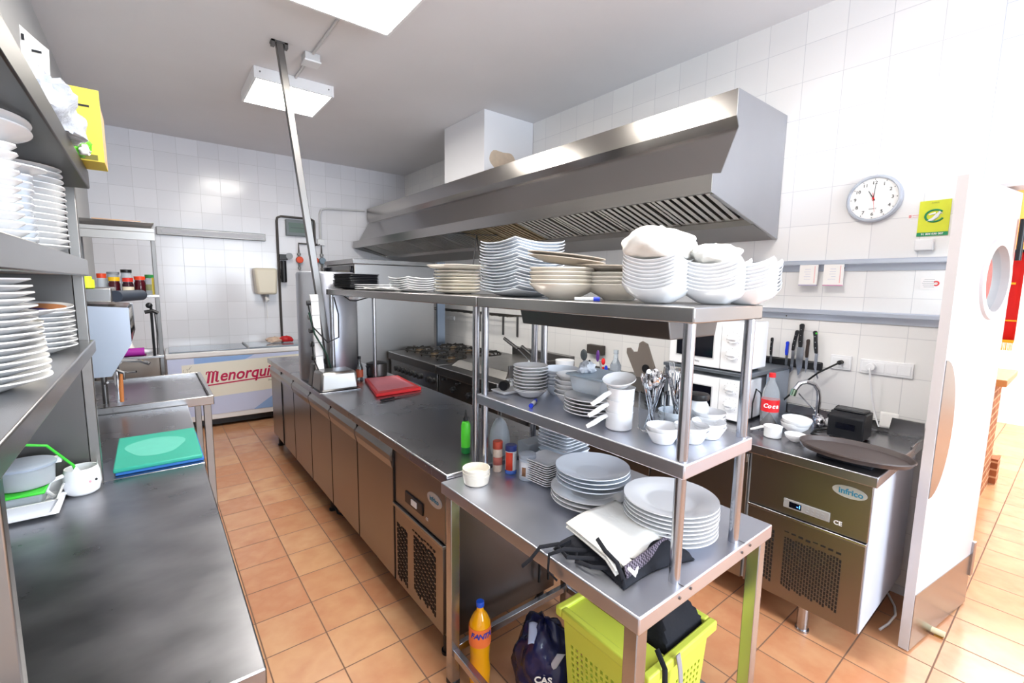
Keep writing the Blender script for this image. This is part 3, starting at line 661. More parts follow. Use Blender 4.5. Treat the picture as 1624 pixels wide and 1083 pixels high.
MB().box(-.218,-.198,1.927,1.930,2.236,2.242).box(-.236,-.230,1.927,1.930,2.262,2.278).build('black_marks', BLACK, t)
def yp(x,y,z): return (x,y,z)
t = thing('cardboard_box', 'torn yellow cardboard box standing on the far end of the left shelf top', 'box', (-.2,2.02,Z0))
YB_ = MB()
m = MB().box(-.25,-.085,1.98,1.984,Z0+.001,Z0+.215); m.box(-.25,-.246,1.984,2.135,Z0+.001,Z0+.20); m.box(-.25,-.085,1.984,2.135,Z0+.001,Z0+.005)
m.build('carton', YELLOW, t, smooth=False)
MB().box(-.089,-.085,1.984,2.135,Z0+.006,Z0+.17).box(-.246,-.089,2.131,2.135,Z0+.006,Z0+.17).build('inner_board', mat('bare_cardboard',(214,170,130),.8), t, smooth=False)
MB().box(-.155,-.11,1.9775,1.979,Z0+.160,Z0+.166).build('printed_line', BLACK, t)
MB().box(-.24,-.10,1.9775,1.979,Z0+.004,Z0+.02).build('small_print', mat('print_olive',(120,110,50),.6), t)
t = thing('green_wrapper', 'crumpled bright green wrapper in front of the yellow box', 'wrapper', (-.15,1.93,Z0))
blob('foil', mat('green_foil',(110,214,50),.35,bump=.4,scale=50), (-.150,1.935,Z0+.002), (.034,.03,.042), 5, .2, t, n=12)
blob('torn_edge', PAPER, (-.125,1.905,Z0+.002), (.014,.012,.018), 6, .25, t, n=8)
# ------------------------------------------------------------------ rack and pot-washing corner beyond the sink
t = thing('storage_rack', 'tall open stainless rack with angled top tray in the back left corner', 'rack', (-.2,4.75,0))
for x,y in ((.045,4.50),(.045,4.98),(-.40,4.50),(-.40,4.98)): MB().box(x-.013,x+.013,y-.013,y+.013,0,1.96).build('post', DARKST, t, bev=.002)
MB().box(-.415,.06,4.485,5.0,1.96,1.99).box(-.415,.06,4.485,4.50,1.90,1.96).build('shelf', STEELV, t, bev=.002)
MB().box(-.415,.06,4.485,5.0,1.470,1.490).build('shelf', STEEL, t, bev=.002)
MB().box(-.415,.06,4.485,5.0,1.00,1.02).build('shelf', STEEL, t, bev=.002)
MB().box(-.405,.05,4.99,4.995,.4,1.0).build('back_sheet', mat('brownish_sheet',(170,160,150),.4,.9), t)
tag(MB().frus((-.36,.04,4.52,4.96),(-.38,.06,4.50,4.98),1.991,2.035).build('oven_tray', STEEL, bev=.003),'flat stainless tray lying on top of the back rack','tray')
tag(MB().box(-.30,-.02,4.6,4.9,2.036,2.05).build('cardboard_sheet', mat('bare_cardboard',(214,170,130),.8)),'piece of cardboard lying on the tray above the back rack','cardboard')
def jar(x,y,z,r,h,body,lid,label,lh=.02,lab=None):
    t = thing('jar', label, 'jar', (x,y,z), group='jars on the back rack')
    MB().lathe([(0,0),(r*.92,0),(r,.006),(r,h*.8),(r*.86,h*.9),(r*.86,h),(0,h)],(x,y,z),24).build('glass_body', body, t)
    MB().lathe([(0,h+.001),(r*.95,h+.001),(r*.97,h+lh),(0,h+lh+.002)],(x,y,z),24).build('lid', lid, t)
    if lab: MB().lathe([(r+.0008,h*.25),(r+.0012,h*.25),(r+.0012,h*.62),(r+.0008,h*.62)],(x,y,z),24).build('label', lab, t)
JAM = mat('dark_red_preserve',(70,14,26),.1); JAM2 = mat('plum_preserve',(50,14,30),.1)
J0 = 1.491
jar(-.275,4.6,J0,.030,.12,FROST,mat('lid_red_orange',(220,70,30),.4),'clear jar with orange lid at the left end of the jars on the back rack',.035)
jar(-.205,4.58,J0,.036,.10,JAM,mat('lid_yellow',(240,190,20),.4),'dark red jar with yellow lid on the back rack',.03)
jar(-.125,4.55,J0,.034,.095,JAM2,mat('lid_red',(220,50,40),.4),'dark jar with pale label and red lid on the back rack',.03,mat('pale_label',(226,214,190),.6))
jar(-.055,4.60,J0,.036,.11,JAM,mat('lid_scarlet',(230,70,30),.4),'dark red jar with scarlet lid left of the green-lidded jar',.028)
jar(.005,4.63,J0,.030,.125,FROST,mat('lid_green',(40,140,70),.4),'clear jar of dry herbs with green lid on the back rack',.028,mat('herb_fill',(170,175,130),.6))
jar(-.135,4.72,J0,.036,.165,FROST,BLACK,'taller jar with black lid standing behind the red-lidded jars',.025)
jar(-.215,4.74,J0,.040,.15,FROST,GREYP,'wide pale jar with grey lid at the back of the jar shelf',.02)
tag(MB().box(.018,.032,4.53,4.57,J0,J0+.13).build('packet', YELLOW),'narrow yellow packet standing beside the rack post','packet')
# wall mounted dish drainer box
t = thing('wall_cabinet', 'wall-mounted stainless cabinet with slanted underside above the sink', 'cabinet', (-.27,3.3,1.2))
prof_ = [(-.425,1.485),(-.088,1.462),(-.088,1.28),(-.175,1.12),(-.425,1.12)]
MB().prism(prof_,'y',3.0,3.006).build('end_panel', mat('bluish_sheet_steel',(172,179,192),.36,1), t, smooth=False)
MB().prism(prof_,'y',3.65,3.656).build('end_panel', STEEL, t, smooth=False)
MB().prism([(-.425,1.12),(-.175,1.12),(-.175,1.13),(-.425,1.13)],'y',3.006,3.65).build('bottom_panel', STEEL, t, smooth=False)
MB().prism([(-.425,1.475),(-.098,1.455),(-.098,1.462),(-.425,1.485)],'y',3.006,3.65).build('top_panel', STEEL, t, smooth=False)
m = MB()
for i in range(12): m.tube([(-.09,3.03+i*.054,1.455),(-.088,3.03+i*.054,1.30),(-.17,3.03+i*.054,1.135)],.005,seg=6)
for z in (1.44,1.37,1.30): m.tube([(-.089,3.01,z),(-.089,3.65,z)],.004,seg=6)
m.build('wire_front', CHROME, t)
tag(MB().box(-.38,-.15,3.05,3.45,1.488,1.56).build('steel_box', STEEL, bev=.006),'low stainless box on top of the wall cabinet','box')
tag(MB().cyl((-.14,3.15,1.515),(-.04,3.45,1.515),.03).build('dark_roll', mat('navy_roll',(50,58,72),.6)),'dark blue-grey rolled cloth on the wall cabinet','cloth roll')
tag(MB().cyl((-.235,3.04,1.56),(-.235,3.04,1.60),.026).cyl((-.235,3.04,1.60),(-.235,3.04,1.615),.018).build('tape_roll', mat('fluorescent_yellow',(226,250,50),.5)),'fluorescent yellow bottle cap on the steel box by the jars','cap')
t = thing('spray_tap', 'black pre-rinse spray tap on a riser pipe beyond the sink', 'tap', (.0,4.46,1.021))
MB().tube([(.0,4.46,1.021),(.0,4.46,1.42)],.009).build('riser', BLACK, t)
MB().sph((-.01,4.455,1.41),.022).build('valve', BLACK, t); MB().tube([(-.04,4.44,1.36),(.01,4.44,1.37),(.04,4.44,1.35)],.014).build('head', BLACK, t)
MB().tube([(.02,4.44,1.36),(.025,4.45,1.2),(.02,4.46,1.03)],.004).build('hose', RUBBER, t)
t = thing('mixer_tap', 'chrome mixer tap over the sink with long swivel spout', 'tap', (-.2,3.8,.886))
MB().cyl((-.2,3.86,.886),(-.2,3.86,1.05),.016).build('body', CHROME, t)
MB().tube([(-.2,3.86,1.05),(-.17,3.84,1.085),(-.08,3.80,1.08),(-.03,3.78,1.06)],.011).build('spout', CHROME, t)
MB().tube([(-.2,3.86,1.02),(-.14,3.80,1.01),(-.10,3.78,1.015)],.007).build('lever', CHROME, t)
t = thing('mixer_tap', 'small dark tap in the shadow under the wall cabinet', 'tap', (-.24,3.5,.886))
MB().cyl((-.24,3.5,.886),(-.24,3.5,1.06),.014).build('body', DARKST, t)
MB().tube([(-.24,3.5,1.06),(-.2,3.49,1.09),(-.15,3.48,1.06),(-.15,3.48,1.02)],.009).build('spout', DARKST, t)
MB().tube([(-.24,3.5,1.0),(-.22,3.42,1.02)],.006).build('lever', DARKST, t)
tag(MB().tube([(-.165,3.42,.90),(-.165,3.43,.98),(-.16,3.44,1.06)],[.009,.012,.007]).build('wooden_brush', mat('orange_wood',(190,116,60),.6)),'orange-brown wooden handle standing by the sink taps','brush')
t = thing('film_roll', 'purple boxed roll lying on the rack shelf beyond the sink', 'roll', (-.13,4.6,1.021))
MB().cyl((-.27,4.53,1.052),(-.06,4.53,1.052),.030,seg=20).build('roll', mat('magenta_purple',(170,40,160),.5), t)
MB().cyl((-.06,4.53,1.052),(-.005,4.53,1.052),.016).build('core', WHITE, t)
tag(MB().box(-.28,-.05,4.505,4.62,1.021,1.0215).box(-.30,-.06,4.6,4.75,1.021,1.035).build('purple_cloth', mat('dark_purple_cloth',(110,20,96),.8)),'dark purple cloth folded under the roll','cloth')
tag(MB().lathe([(0,0),(.045,.01),(.03,.06),(.004,.14),(0,.14)],(-.16,4.68,1.036),12).build('paper_cone', PAPER),'white folded paper cone behind the purple roll','paper')
# ------------------------------------------------------------------ back wall fixtures
t = thing('wall_rail', 'long stainless channel fixed high on the back wall', 'rail', (.65,YB,2.15), group='wall rails')
MB().box(.10,1.165,YB-.05,YB-.002,2.10,2.185).build('channel', DARKST, t, bev=.004)
MB().box(.14,1.14,YB-.054,YB-.0505,2.12,2.165).build('insert', mat('pale_insert',(190,190,196),.4), t)
t = thing('towel_dispenser', 'cream paper towel dispenser on the back wall', 'dispenser', (1.12,YB,1.6))
CRP = mat('cream_plastic',(222,214,196),.4)
MB().frus((1.02,1.24,YB-.20,YB-.002),(1.0,1.26,YB-.17,YB-.002),1.45,1.77).build('cover', CRP, t, bev=.03)
MB().cyl((1.13,YB-.1,1.452),(1.13,YB-.1,1.42),.03).build('nozzle', GREYP, t)
MB().tube([(1.13,YB-.1,1.43),(1.14,YB-.11,1.38),(1.125,YB-.1,1.35)],[.02,.024,.006]).build('paper_tail', PAPER, t)
MB().tube([(1.13,YB-.1,1.36),(1.135,YB-.09,1.15)],.003).build('tail_thread', PAPER, t)
t = thing('gas_pipework', 'dark gas pipe with branches running over the back wall', 'pipe', (1.4,YB,1.6))
PY = YB-.03
IRON = mat('dark_iron_pipe',(80,76,74),.5,.6)
MB().tube([(1.30,PY,.87),(1.30,PY,2.36),(1.31,PY,2.40),(1.35,PY,2.42),(1.70,PY,2.42),(1.74,PY,2.40),(1.745,PY,2.36),(1.745,PY,2.10)],.014).build('pipe', IRON, t)
MB().tube([(1.545,PY,1.98),(1.545,PY,2.10),(1.825,PY,2.10),(1.825,PY,1.98)],.011).tube([(1.735,PY,2.10),(1.735,PY,1.98)],.011).build('branch', IRON, t)
for i,(x,c_) in enumerate(((1.545,(216,74,34)),(1.735,(216,74,34)),(1.825,(130,146,160)))):
    t = thing('pressure_regulator', ['orange gas regulator left of the leaning post','orange gas regulator right of the leaning post','grey-blue gas regulator beside the right-hand orange one'][i], 'gas regulator', (x,PY,1.89), group='gas regulators on the back wall')
    MB().cyl((x,PY-.045,1.89),(x,PY+.01,1.89),.042,seg=20).build('disc', mat('regulator_%d'%(0 if i<2 else 1),c_,.4,.2), t, bev=.004)
    MB().cyl((x,PY,1.76),(x,PY,1.99),.012).cyl((x,PY,1.95),(x,PY,1.975),.022,seg=6).cyl((x,PY,1.775),(x,PY,1.795),.018,seg=6).build('fitting', DARKST, t)
t = thing('pressure_gauge', 'black valve with small round gauge on the gas pipe', 'gauge', (1.33,PY,1.9))
MB().cyl((1.42,PY-.05,1.93),(1.42,PY-.01,1.93),.035,seg=20).build('dial', WHITE, t); MB().cyl((1.42,PY-.052,1.93),(1.42,PY-.012,1.93),.04,seg=20).build('bezel', GREYP, t)
MB().cyl((1.345,PY-.045,1.60),(1.345,PY-.045,1.87),.035).build('cylinder', BLACK, t, bev=.006); MB().box(1.305,1.40,PY-.05,PY+.01,1.88,1.95).build('valve_body', BLACK, t, bev=.004)
t = thing('meter_box', 'grey-green electrical meter box on the back wall behind the post', 'meter box', (1.5,YB,2.3))
MB().box(1.40,1.72,YB-.06,YB-.002,2.19,2.39).build('case', mat('meter_grey',(116,124,128),.5), t, bev=.006)
MB().box(1.43,1.69,YB-.064,YB-.0605,2.23,2.35).build('window', mat('meter_window',(92,112,104),.2), t)
MB().box(1.45,1.67,YB-.0665,YB-.0645,2.285,2.29).build('meter_line', BLACK, t)
tag(MB().tube([(1.82,PY,2.17),(1.82,PY,2.50),(1.84,PY,2.55),(1.90,PY,2.575),(2.42,PY,2.60)],.013).build('conduit',GREYPAINT),'grey conduit curving from a white socket box to the hood','conduit')
tag(MB().box(1.775,1.865,YB-.045,YB-.002,2.09,2.17).build('socket_box', WHITE, bev=.006),'small white socket box under the conduit on the back wall','socket')
tag(MB().tube([(1.735,PY-.01,2.20),(1.70,PY-.03,2.14),(1.74,PY-.03,2.08),(1.80,PY-.02,2.10)],.006).build('cable', RUBBER),'short black cable hanging by the meter box','cable')
# package on the freezer
t = thing('food_package', 'red and white wrapped food package on the freezer lid', 'food package', (1.2,6.15,.87))
blob('meat_wrap', mat('marbled_wrap',(206,180,160),.4,noise=.3,scale=30), (1.17,6.15,.872), (.09,.05,.04), 3, .18, t, n=12)
blob('red_end', mat('red_wrap',(190,30,34),.4), (1.29,6.14,.872), (.08,.045,.045), 8, .12, t, n=10)
# ------------------------------------------------------------------ right wall fixtures
def rail(y0,y1,z,label):
    t = thing('wall_rail', label, 'rail', (XR,(y0+y1)/2,z), group='aluminium rails on the right wall')
    AL = mat('brushed_aluminium',(204,212,226),.4,.8)
    MB().prism([(XR-.001,z),(XR-.035,z),(XR-.04,z-.006),(XR-.04,z-.024),(XR-.032,z-.028),(XR-.012,z-.028),(XR-.008,z-.062),(XR-.001,z-.062)],'y',y0,y1).build('profile', AL, t, smooth=False, bev=.001)
    m = MB()
    for i in range(3): m.cyl((XR-.013,y0+.05+i*(y1-y0-.1)/2,z-.045),(XR-.007,y0+.05+i*(y1-y0-.1)/2,z-.045),.004,seg=8)
    m.build('screws', DARKST, t)
    MB().cyl((XR-.02,y1+.001,z-.013),(XR-.02,y1-.002,z-.013),.007).build('end_hole', BLACK, t)
rail(.40,1.355,1.768,'upper aluminium ticket rail on the right wall under the clock')
rail(.40,1.90,1.487,'lower aluminium rail on the right wall above the knives')
def note(y0,y1,label,col):
    t = thing('order_pad', label, 'note pad', (XR-.045,(y0+y1)/2,1.68), group='order pads on the ticket rail')
    MB().box(XR-.052,XR-.0425,y0,y1,1.628,1.742).build('sheets', PAPER, t, smooth=False)
    MB().box(XR-.0535,XR-.042,y0,y1,1.624,1.630).build('bottom_edge', mat(col[0],col[1],.7), t)
    MB().box(XR-.0528,XR-.0522,y0+.012,y0+.016,1.64,1.735).build('margin_line', mat('pink_line',(240,190,190),.7), t)
    m = MB()
    for i in range(5): m.box(XR-.0527,XR-.0522,y0+.035,y1-.02-rnd.uniform(0,.02),1.66+i*.014,1.662+i*.014)
    m.build('ruled_lines', mat('pale_blue_line',(200,205,225),.7), t)
note(.992,1.085,'left order pad clipped to the upper wall rail, with grey lower edge',('lilac_grey_edge',(170,160,190)))
note(.868,.962,'right order pad clipped to the upper wall rail, with pink lower edge',('pink_edge',(214,150,186)))
# clock
t = thing('wall_clock', 'round silver-rimmed wall clock with black numerals on the right wall', 'clock', (XR,.775,2.08))
cy_,cz_,cr_ = .775,2.08,.118
m = MB().lathe([(cr_-.014,0),(cr_+.002,0),(cr_+.003,.02),(cr_-.003,.034),(cr_-.010,.034),(cr_-.014,.026)],(0,0,0),64); m.f = m.f
mm = Matrix.Translation((XR-.002,cy_,cz_)) @ Matrix.Rotation(R(-90),4,'Y')
m.add([],[]); m.xf(mm).build('rim', mat('silver_rim',(190,196,208),.3,.7), t)
MB().lathe([(0,0),(cr_-.013,0),(cr_-.013,.022),(0,.022)],(0,0,0),64).xf(mm).build('face', mat('clock_face',(246,246,244),.5), t)
XF = XR-.0255
for k in range(1,13):
    a = R(90-30*k); text('numeral',str(k),.024,BLACK,t,(XF,cy_-.080*math.cos(a),cz_+.080*math.sin(a)),(0,-1,0),(0,0,1))
m = MB()
for k in range(12):
    a = R(30*k); m.cyl((XF,cy_-.098*math.cos(a),cz_+.098*math.sin(a)),(XF+.001,cy_-.098*math.cos(a),cz_+.098*math.sin(a)),.0022,seg=8)
m.build('hour_marks', BLACK, t)
def hand(nm,ang,l,wd,mt,dx,back=.012):
    d = Vector((0,-math.cos(ang),math.sin(ang))); n = Vector((0,math.sin(ang),math.cos(ang)))
    o_ = Vector((XF-dx,cy_,cz_)); pts = [o_-d*back-n*wd, o_-d*back+n*wd, o_+d*l+n*wd*.5, o_+d*l-n*wd*.5]
    MB().add([p for p in pts]+[p+Vector((.0006,0,0)) for p in pts],[(0,1,2,3),(7,6,5,4),(0,4,5,1),(1,5,6,2),(2,6,7,3),(3,7,4,0)]).build(nm, mt, t, smooth=False)
hand('hour_hand',R(90+30),.048,.0028,BLACK,.002); hand('minute_hand',R(86),.075,.002,BLACK,.003); hand('second_hand',R(-82),.072,.0009,RED,.004,.03)
MB().cyl((XF-.005,cy_,cz_),(XF,cy_,cz_),.005).build('hub', RED, t)
text('dial_text','QUARTZ',.008,GREYP,t,(XF,cy_,cz_-.052),(0,-1,0),(0,0,1))
# poster
t = thing('safety_poster', 'yellow-green square notice with a round green emblem beside the door', 'poster', (XR,.51,1.955))
MB().box(XR-.005,XR-.002,.472,.588,1.872,2.042).build('sheet', mat('poster_yellow_green',(214,220,50),.5,noise=.08,scale=18), t, smooth=False)
MB().box(XR-.0056,XR-.0052,.472,.588,1.872,1.890).build('green_band', mat('poster_green',(20,140,90),.5), t, smooth=False)
m = MB(); m.tube([(XR-.0058,.528-.034*math.cos(i*PI/14),1.968+.028*math.sin(i*PI/14)) for i in range(3,27)],.0045,seg=6); m.build('ring_emblem', mat('poster_green',(20,140,90),.5), t)
m = MB(); m.tube([(XR-.006,.555,1.945),(XR-.006,.535,1.95),(XR-.006,.520,1.965),(XR-.006,.508,1.985),(XR-.006,.500,1.975)],[.003,.008,.009,.007,.002],seg=6); m.tube([(XR-.006,.55,1.975),(XR-.006,.525,1.98)],[.003,.006],seg=6); m.build('white_figure', WHITE, t)
text('phone_number','91 804 030 007',.013,WHITE,t,(XR-.0058,.53,1.881),(0,-1,0),(0,0,1),bold=.0003)
text('poster_small_text','AVISO',.010,mat('poster_olive_text',(160,170,60),.5),t,(XR-.0058,.53,2.03),(0,-1,0),(0,0,1))
t = thing('wall_sticker', 'faint round red and grey sticker between the two wall rails', 'sticker', (XR,.49,1.64))
MB().box(XR-.003,XR-.0015,.475,.55,1.612,1.668).build('backing', mat('sticker_white',(236,232,232),.5), t, smooth=False)
m = MB()
for i in range(5): m.box(XR-.0036,XR-.003,.498,.545-.004*abs(i-2),1.622+i*.009,1.624+i*.009)
m.build('printed_lines', GREYP, t)
MB().tube([(XR-.0035,.492-.01*math.cos(a),1.64+.01*math.sin(a)) for a in [i*PI/6-PI/1.4 for i in range(10)]],.003,seg=6).build('red_mark', RED, t)
t = thing('wall_sticker', 'tiny pink printed sticker between the clock and the yellow notice', 'sticker', (XR,.60,1.97))
MB().box(XR-.0025,XR-.0015,.573,.629,1.962,1.985).build('backing', mat('sticker_white',(236,232,232),.5), t, smooth=False)
MB().box(XR-.003,XR-.0026,.578,.612,1.976,1.979).box(XR-.003,XR-.0026,.578,.612,1.968,1.970).box(XR-.003,XR-.0026,.616,.626,1.966,1.981).build('print', mat('pink_print',(224,150,150),.6), t, smooth=False)
tag(MB().box(XR-.035,XR-.002,.515,.587,1.80,1.856).build('switch_box', WHITE, bev=.006),'small white switch box between the yellow notice and the ticket rail','switch')
def socket(y0,y1,z0,z1,n,label):
    t = thing('wall_socket', label, 'socket', (XR,(y0+y1)/2,z0), group='white wall sockets')
    MB().box(XR-.012,XR-.001,y0,y1,z0,z1).build('plate', WHITE, t, bev=.003)
    wd = (y1-y0-.01)/n
    for i in range(n): MB().box(XR-.015,XR-.0115,y0+.005+i*wd+.004,y0+.005+(i+1)*wd-.004,z0+.012,z1-.012).build('module', WHITE, t, bev=.003)
socket(.80,.90,1.157,1.238,1,'single white wall socket right of the knives, with a dark cable plugged in')
socket(.535,.76,1.155,1.232,4,'row of white wall sockets and switches left of the door')
tag(MB().cyl((XR-.016,.845,1.20),(XR-.05,.845,1.20),.012).tube([(XR-.05,.845,1.20),(2.96,.93,1.135),(2.96,1.02,1.04),(2.96,1.11,.925),(2.95,1.16,.90)],.005).build('cable', RUBBER),'dark cable running from the single socket down behind the bottle','cable')
t = thing('power_plug', 'white round plug with hanging white cable in the socket row', 'plug', (XR,.70,1.19))
MB().cyl((XR-.016,.706,1.195),(XR-.045,.706,1.195),.02,seg=20).build('plug', WHITE, t, bev=.003)
MB().tube([(XR-.045,.706,1.19),(XR-.05,.70,1.14),(XR-.03,.685,1.02),(XR-.04,.66,.93),(XR-.05,.64,.885)],.004).build('cable', WHITE, t)
tag(MB().grid(lambda u,v:(XR-.045+.003*math.sin(5*u), .565+.075*u, .885+.085*v),6,6).build('paper_sheet', PAPER, solid=.001),'white paper leaning on the wall between printer and splash plate','paper')
socket(5.03,5.26,1.15,1.20,3,'small white socket row below the wire rack by the range')
# magnetic knife strip and knives
t = thing('knife_strip', 'black magnetic knife strip on the tiled wall', 'knife strip', (XR,1.1,1.16))
MB().box(XR-.025,XR-.001,.935,1.26,1.135,1.185).build('bar', BLACK, t, bev=.008)
def knife(y, ztop, zg, ztip, hw, bw, hm, label, tilt=0.0):
    t = thing('knife', label, 'knife', (XR-.03,y,zg), rz=0, group='knives on the magnetic strip')
    dy = tilt
    X1 = XR-.03
    def yy(z): return y + dy*(zg-z)
    h = ztop-zg
    MB().prism([(yy(zg)-hw*.7,zg),(yy(zg)+hw*.7,zg),(yy(zg+h*.3)+hw,zg+h*.3),(yy(zg+h*.75)+hw*.8,zg+h*.75),(yy(ztop)+hw,ztop-.008),(yy(ztop)+hw*.4,ztop),(yy(ztop)-hw*.6,ztop),(yy(ztop)-hw,ztop-.01),(yy(zg+h*.6)-hw*.75,zg+h*.6),(yy(zg+h*.2)-hw*.8,zg+h*.2)],'x',X1-.011,X1+.005).build('handle', hm, t, smooth=False, bev=.003)
    MB().prism([(yy(zg)-bw,zg),(yy(zg)+bw,zg),(yy(zg)+bw,zg-(zg-ztip)*.55),(yy(ztip)+bw*.1,ztip),(yy(ztip)-bw*.3,ztip+.01),(yy(zg)-bw,zg-(zg-ztip)*.7)],'x',X1,X1+.003).build('blade', mat('knife_blade',(190,192,198),.25,1), t, smooth=False)
    if hm is BLACK:
        m = MB()
        for q in (.25,.5,.75): m.cyl((X1-.0125,yy(zg+h*q),zg+h*q),(X1-.010,yy(zg+h*q),zg+h*q),.002,seg=8)
        m.build('rivets', CHROME, t)
    return t
knife(1.211,1.305,1.196,1.128,.008,.007,BLACK,'small black-handled knife at the left end of the strip')
knife(1.122,1.290,1.205,1.110,.009,.007,BLUE,'knife with bright blue handle on the strip')
knife(1.090,1.362,1.238,1.075,.010,.008,BLACK,'slim black-handled knife between the blue one and the big chef knife',.12)
knife(1.052,1.402,1.262,1.092,.013,.018,BLACK,'largest black-handled chef knife with broad blade, middle of the strip')
knife(1.013,1.314,1.205,1.115,.009,.007,mat('dark_brown_handle',(52,40,36),.5),'short dark brown-handled knife right of the chef knife')
k6 = knife(.966,1.366,1.235,1.085,.011,.008,BLACK,'black knife with green end spot at the right end of the strip',-.12)
MB().cyl((XR-.0435,.972,1.352),(XR-.041,.972,1.352),.005).build('green_spot', GREEN, k6)
# wire rack on the tiles by the range, hanging utensils
t = thing('wall_wire_rack', 'chrome wire shelf fixed to the tiles above the range', 'wire rack', (XR-.1,4.4,1.27))
m = MB()
for x in (XR-.02,XR-.09,XR-.16,XR-.23): m.tube([(x,3.62,1.29),(x,5.15,1.29)],.005,seg=6)
for i in range(12): m.tube([(XR-.01,3.64+i*.135,1.285),(XR-.235,3.64+i*.135,1.285),(XR-.24,3.64+i*.135,1.31)],.004,seg=6)
m.tube([(XR-.24,3.62,1.312),(XR-.24,5.15,1.312)],.005,seg=6)
m.build('wires', mat('rack_wire',(120,116,112),.35,1), t)
for y in (3.75,4.0,4.45): MB().box(XR-.012,XR-.002,y-.012,y+.012,1.06,1.284).build('bracket', DARKST, t)
t = thing('hanging_tongs', 'thin V-shaped steel wire hanging from the hood behind the plate stacks', 'wire hanger', (2.4,3.6,2.0))
MB().tube([(2.45,3.75,1.64),(2.45,3.66,2.07),(2.45,3.56,1.64)],.006,seg=6).tube([(2.30,3.9,2.10),(2.45,3.66,2.07),(2.5,3.4,2.05)],.005,seg=6).build('wire', DARKST, t)
tag(MB().box(2.985,3.035,2.55,2.72,1.02,1.10).build('dark_socket_box', mat('dark_box',(70,64,60),.5), bev=.004),'dark rectangular socket box on the tiles behind the white bucket','socket')
# ------------------------------------------------------------------ swing door
t = thing('kitchen_door', 'white swing door standing open with round porthole and steel kick plate', 'door', (3.22,.275,0))
A = Vector((2.554,.355,0)); B = Vector((3.215,.258,0)); u = (B-A).normalized(); n = Vector((-u.y,u.x,0)); L = (B-A).length
T = .036
def DP(s,z,d): v = A+u*s+n*d; return (v.x,v.y,z)
pc = (.445,1.66); pr = .160
# slab with a round hole
def ring_slab():
    m = MB(); seg = 48; outer = []; inner = []
    for k in range(seg):
        a = 2*PI*k/seg; ca, sa = math.cos(a), math.sin(a)
        inner.append((pc[0]+pr*ca, pc[1]+pr*sa))
        tt = 1e9
        if ca > 1e-9: tt = min(tt,(L-pc[0])/ca)
        if ca < -1e-9: tt = min(tt,(0-pc[0])/ca)
        if sa > 1e-9: tt = min(tt,(2.06-pc[1])/sa)
        if sa < -1e-9: tt = min(tt,(1.2-pc[1])/sa)
        outer.append((pc[0]+tt*ca, pc[1]+tt*sa))
    for i,cx in enumerate(((0,2.06),(L,2.06),(L,1.2),(0,1.2))):
        j = min(range(seg), key=lambda k: (outer[k][0]-cx[0])**2+(outer[k][1]-cx[1])**2); outer[j] = cx
    vs = [DP(s,z,0) for s,z in outer]+[DP(s,z,0) for s,z in inner]+[DP(s,z,T) for s,z in outer]+[DP(s,z,T) for s,z in inner]
    fs = []
    for k in range(seg):
        j = (k+1)%seg
        fs += [(k,j,seg+j,seg+k),(2*seg+k,3*seg+k,3*seg+j,2*seg+j),(k,2*seg+k,2*seg+j,j),(seg+k,seg+j,3*seg+j,3*seg+k)]
    m.add(vs,fs)
    def bx(s0,s1,z0,z1,d0,d1): m.add([DP(s,z,d) for d in (d0,d1) for s,z in ((s0,z0),(s1,z0),(s1,z1),(s0,z1))],[(0,3,2,1),(4,5,6,7),(0,1,5,4),(1,2,6,5),(2,3,7,6),(3,0,4,7)])
    bx(0,L,.006,1.2,0,T)
    return m
ring_slab().build('leaf', PAINT, t, smooth=False)
def dbox(nm,s0,s1,z0,z1,d0,d1,mt,bev=0):
    return MB().add([DP(s,z,d) for d in (d0,d1) for s,z in ((s0,z0),(s1,z0),(s1,z1),(s0,z1))],[(0,3,2,1),(4,5,6,7),(0,1,5,4),(1,2,6,5),(2,3,7,6),(3,0,4,7)]).build(nm,mt,t,smooth=False,bev=bev)
m = MB(); prof_r = [(pr-.012,-.012),(pr+.022,-.012),(pr+.024,-.002),(pr+.024,.0),(pr,.0),(pr,T),(pr+.024,T),(pr+.022,T+.012),(pr-.012,T+.012),(pr-.012,-.012)]
m.lathe(prof_r,(0,0,0),48); mmx = Matrix((u,Vector((0,0,1)),n)).transposed().to_4x4(); mmx.translation = Vector(DP(pc[0],pc[1],0))
m.xf(mmx).build('porthole_ring', PAINT, t)
MB().lathe([(0,T*.45),(pr-.013,T*.45),(pr-.013,T*.55),(0,T*.55)],(0,0,0),40).xf(mmx).build('porthole_glass', mat('thin_window_glass',(245,250,252),.02,trans=1.0,ior=1.08), t)
dbox('kick_plate',.004,L-.004,.012,.275,-.003,-.0005,STEEL)
seg_ = [( .006+.16*math.cos(a), 1.02+.30*math.sin(a)) for a in [-PI/2+i*PI/20 for i in range(21)]]
m = MB(); k_ = len(seg_); m.add([DP(s,z,-.003) for s,z in seg_]+[DP(s,z,-.0005) for s,z in seg_],[tuple(range(k_)),tuple(range(2*k_-1,k_-1,-1))]+[(i,(i+1)%k_,(i+1)%k_+k_,i+k_) for i in range(k_)]); m.build('push_plate', STEEL, t, smooth=False)
for z in (.25,): dbox('hinge',L-.012,L+.018,z-.09,z+.09,-.012,.004,TUBE,.003)
MB().cyl(DP(L-.02,1.75,-.018),DP(L-.02,1.94,-.018),.011).cyl(DP(L-.02,1.90,-.018),DP(L+.10,1.90,-.03),.004).build('closer_arm', BLACK, t)
t = thing('door_stop', 'small brass door stop on the floor by the swing door', 'door stop', (2.80,.335,0))
MB().cyl((2.80,.320,.018),(2.80,.270,.018),.014).build('bumper', mat('cream_rubber',(214,206,170),.5), t)
MB().box(2.785,2.815,.275,.305,0,.006).build('base', mat('brass',(190,160,90),.3,1), t)
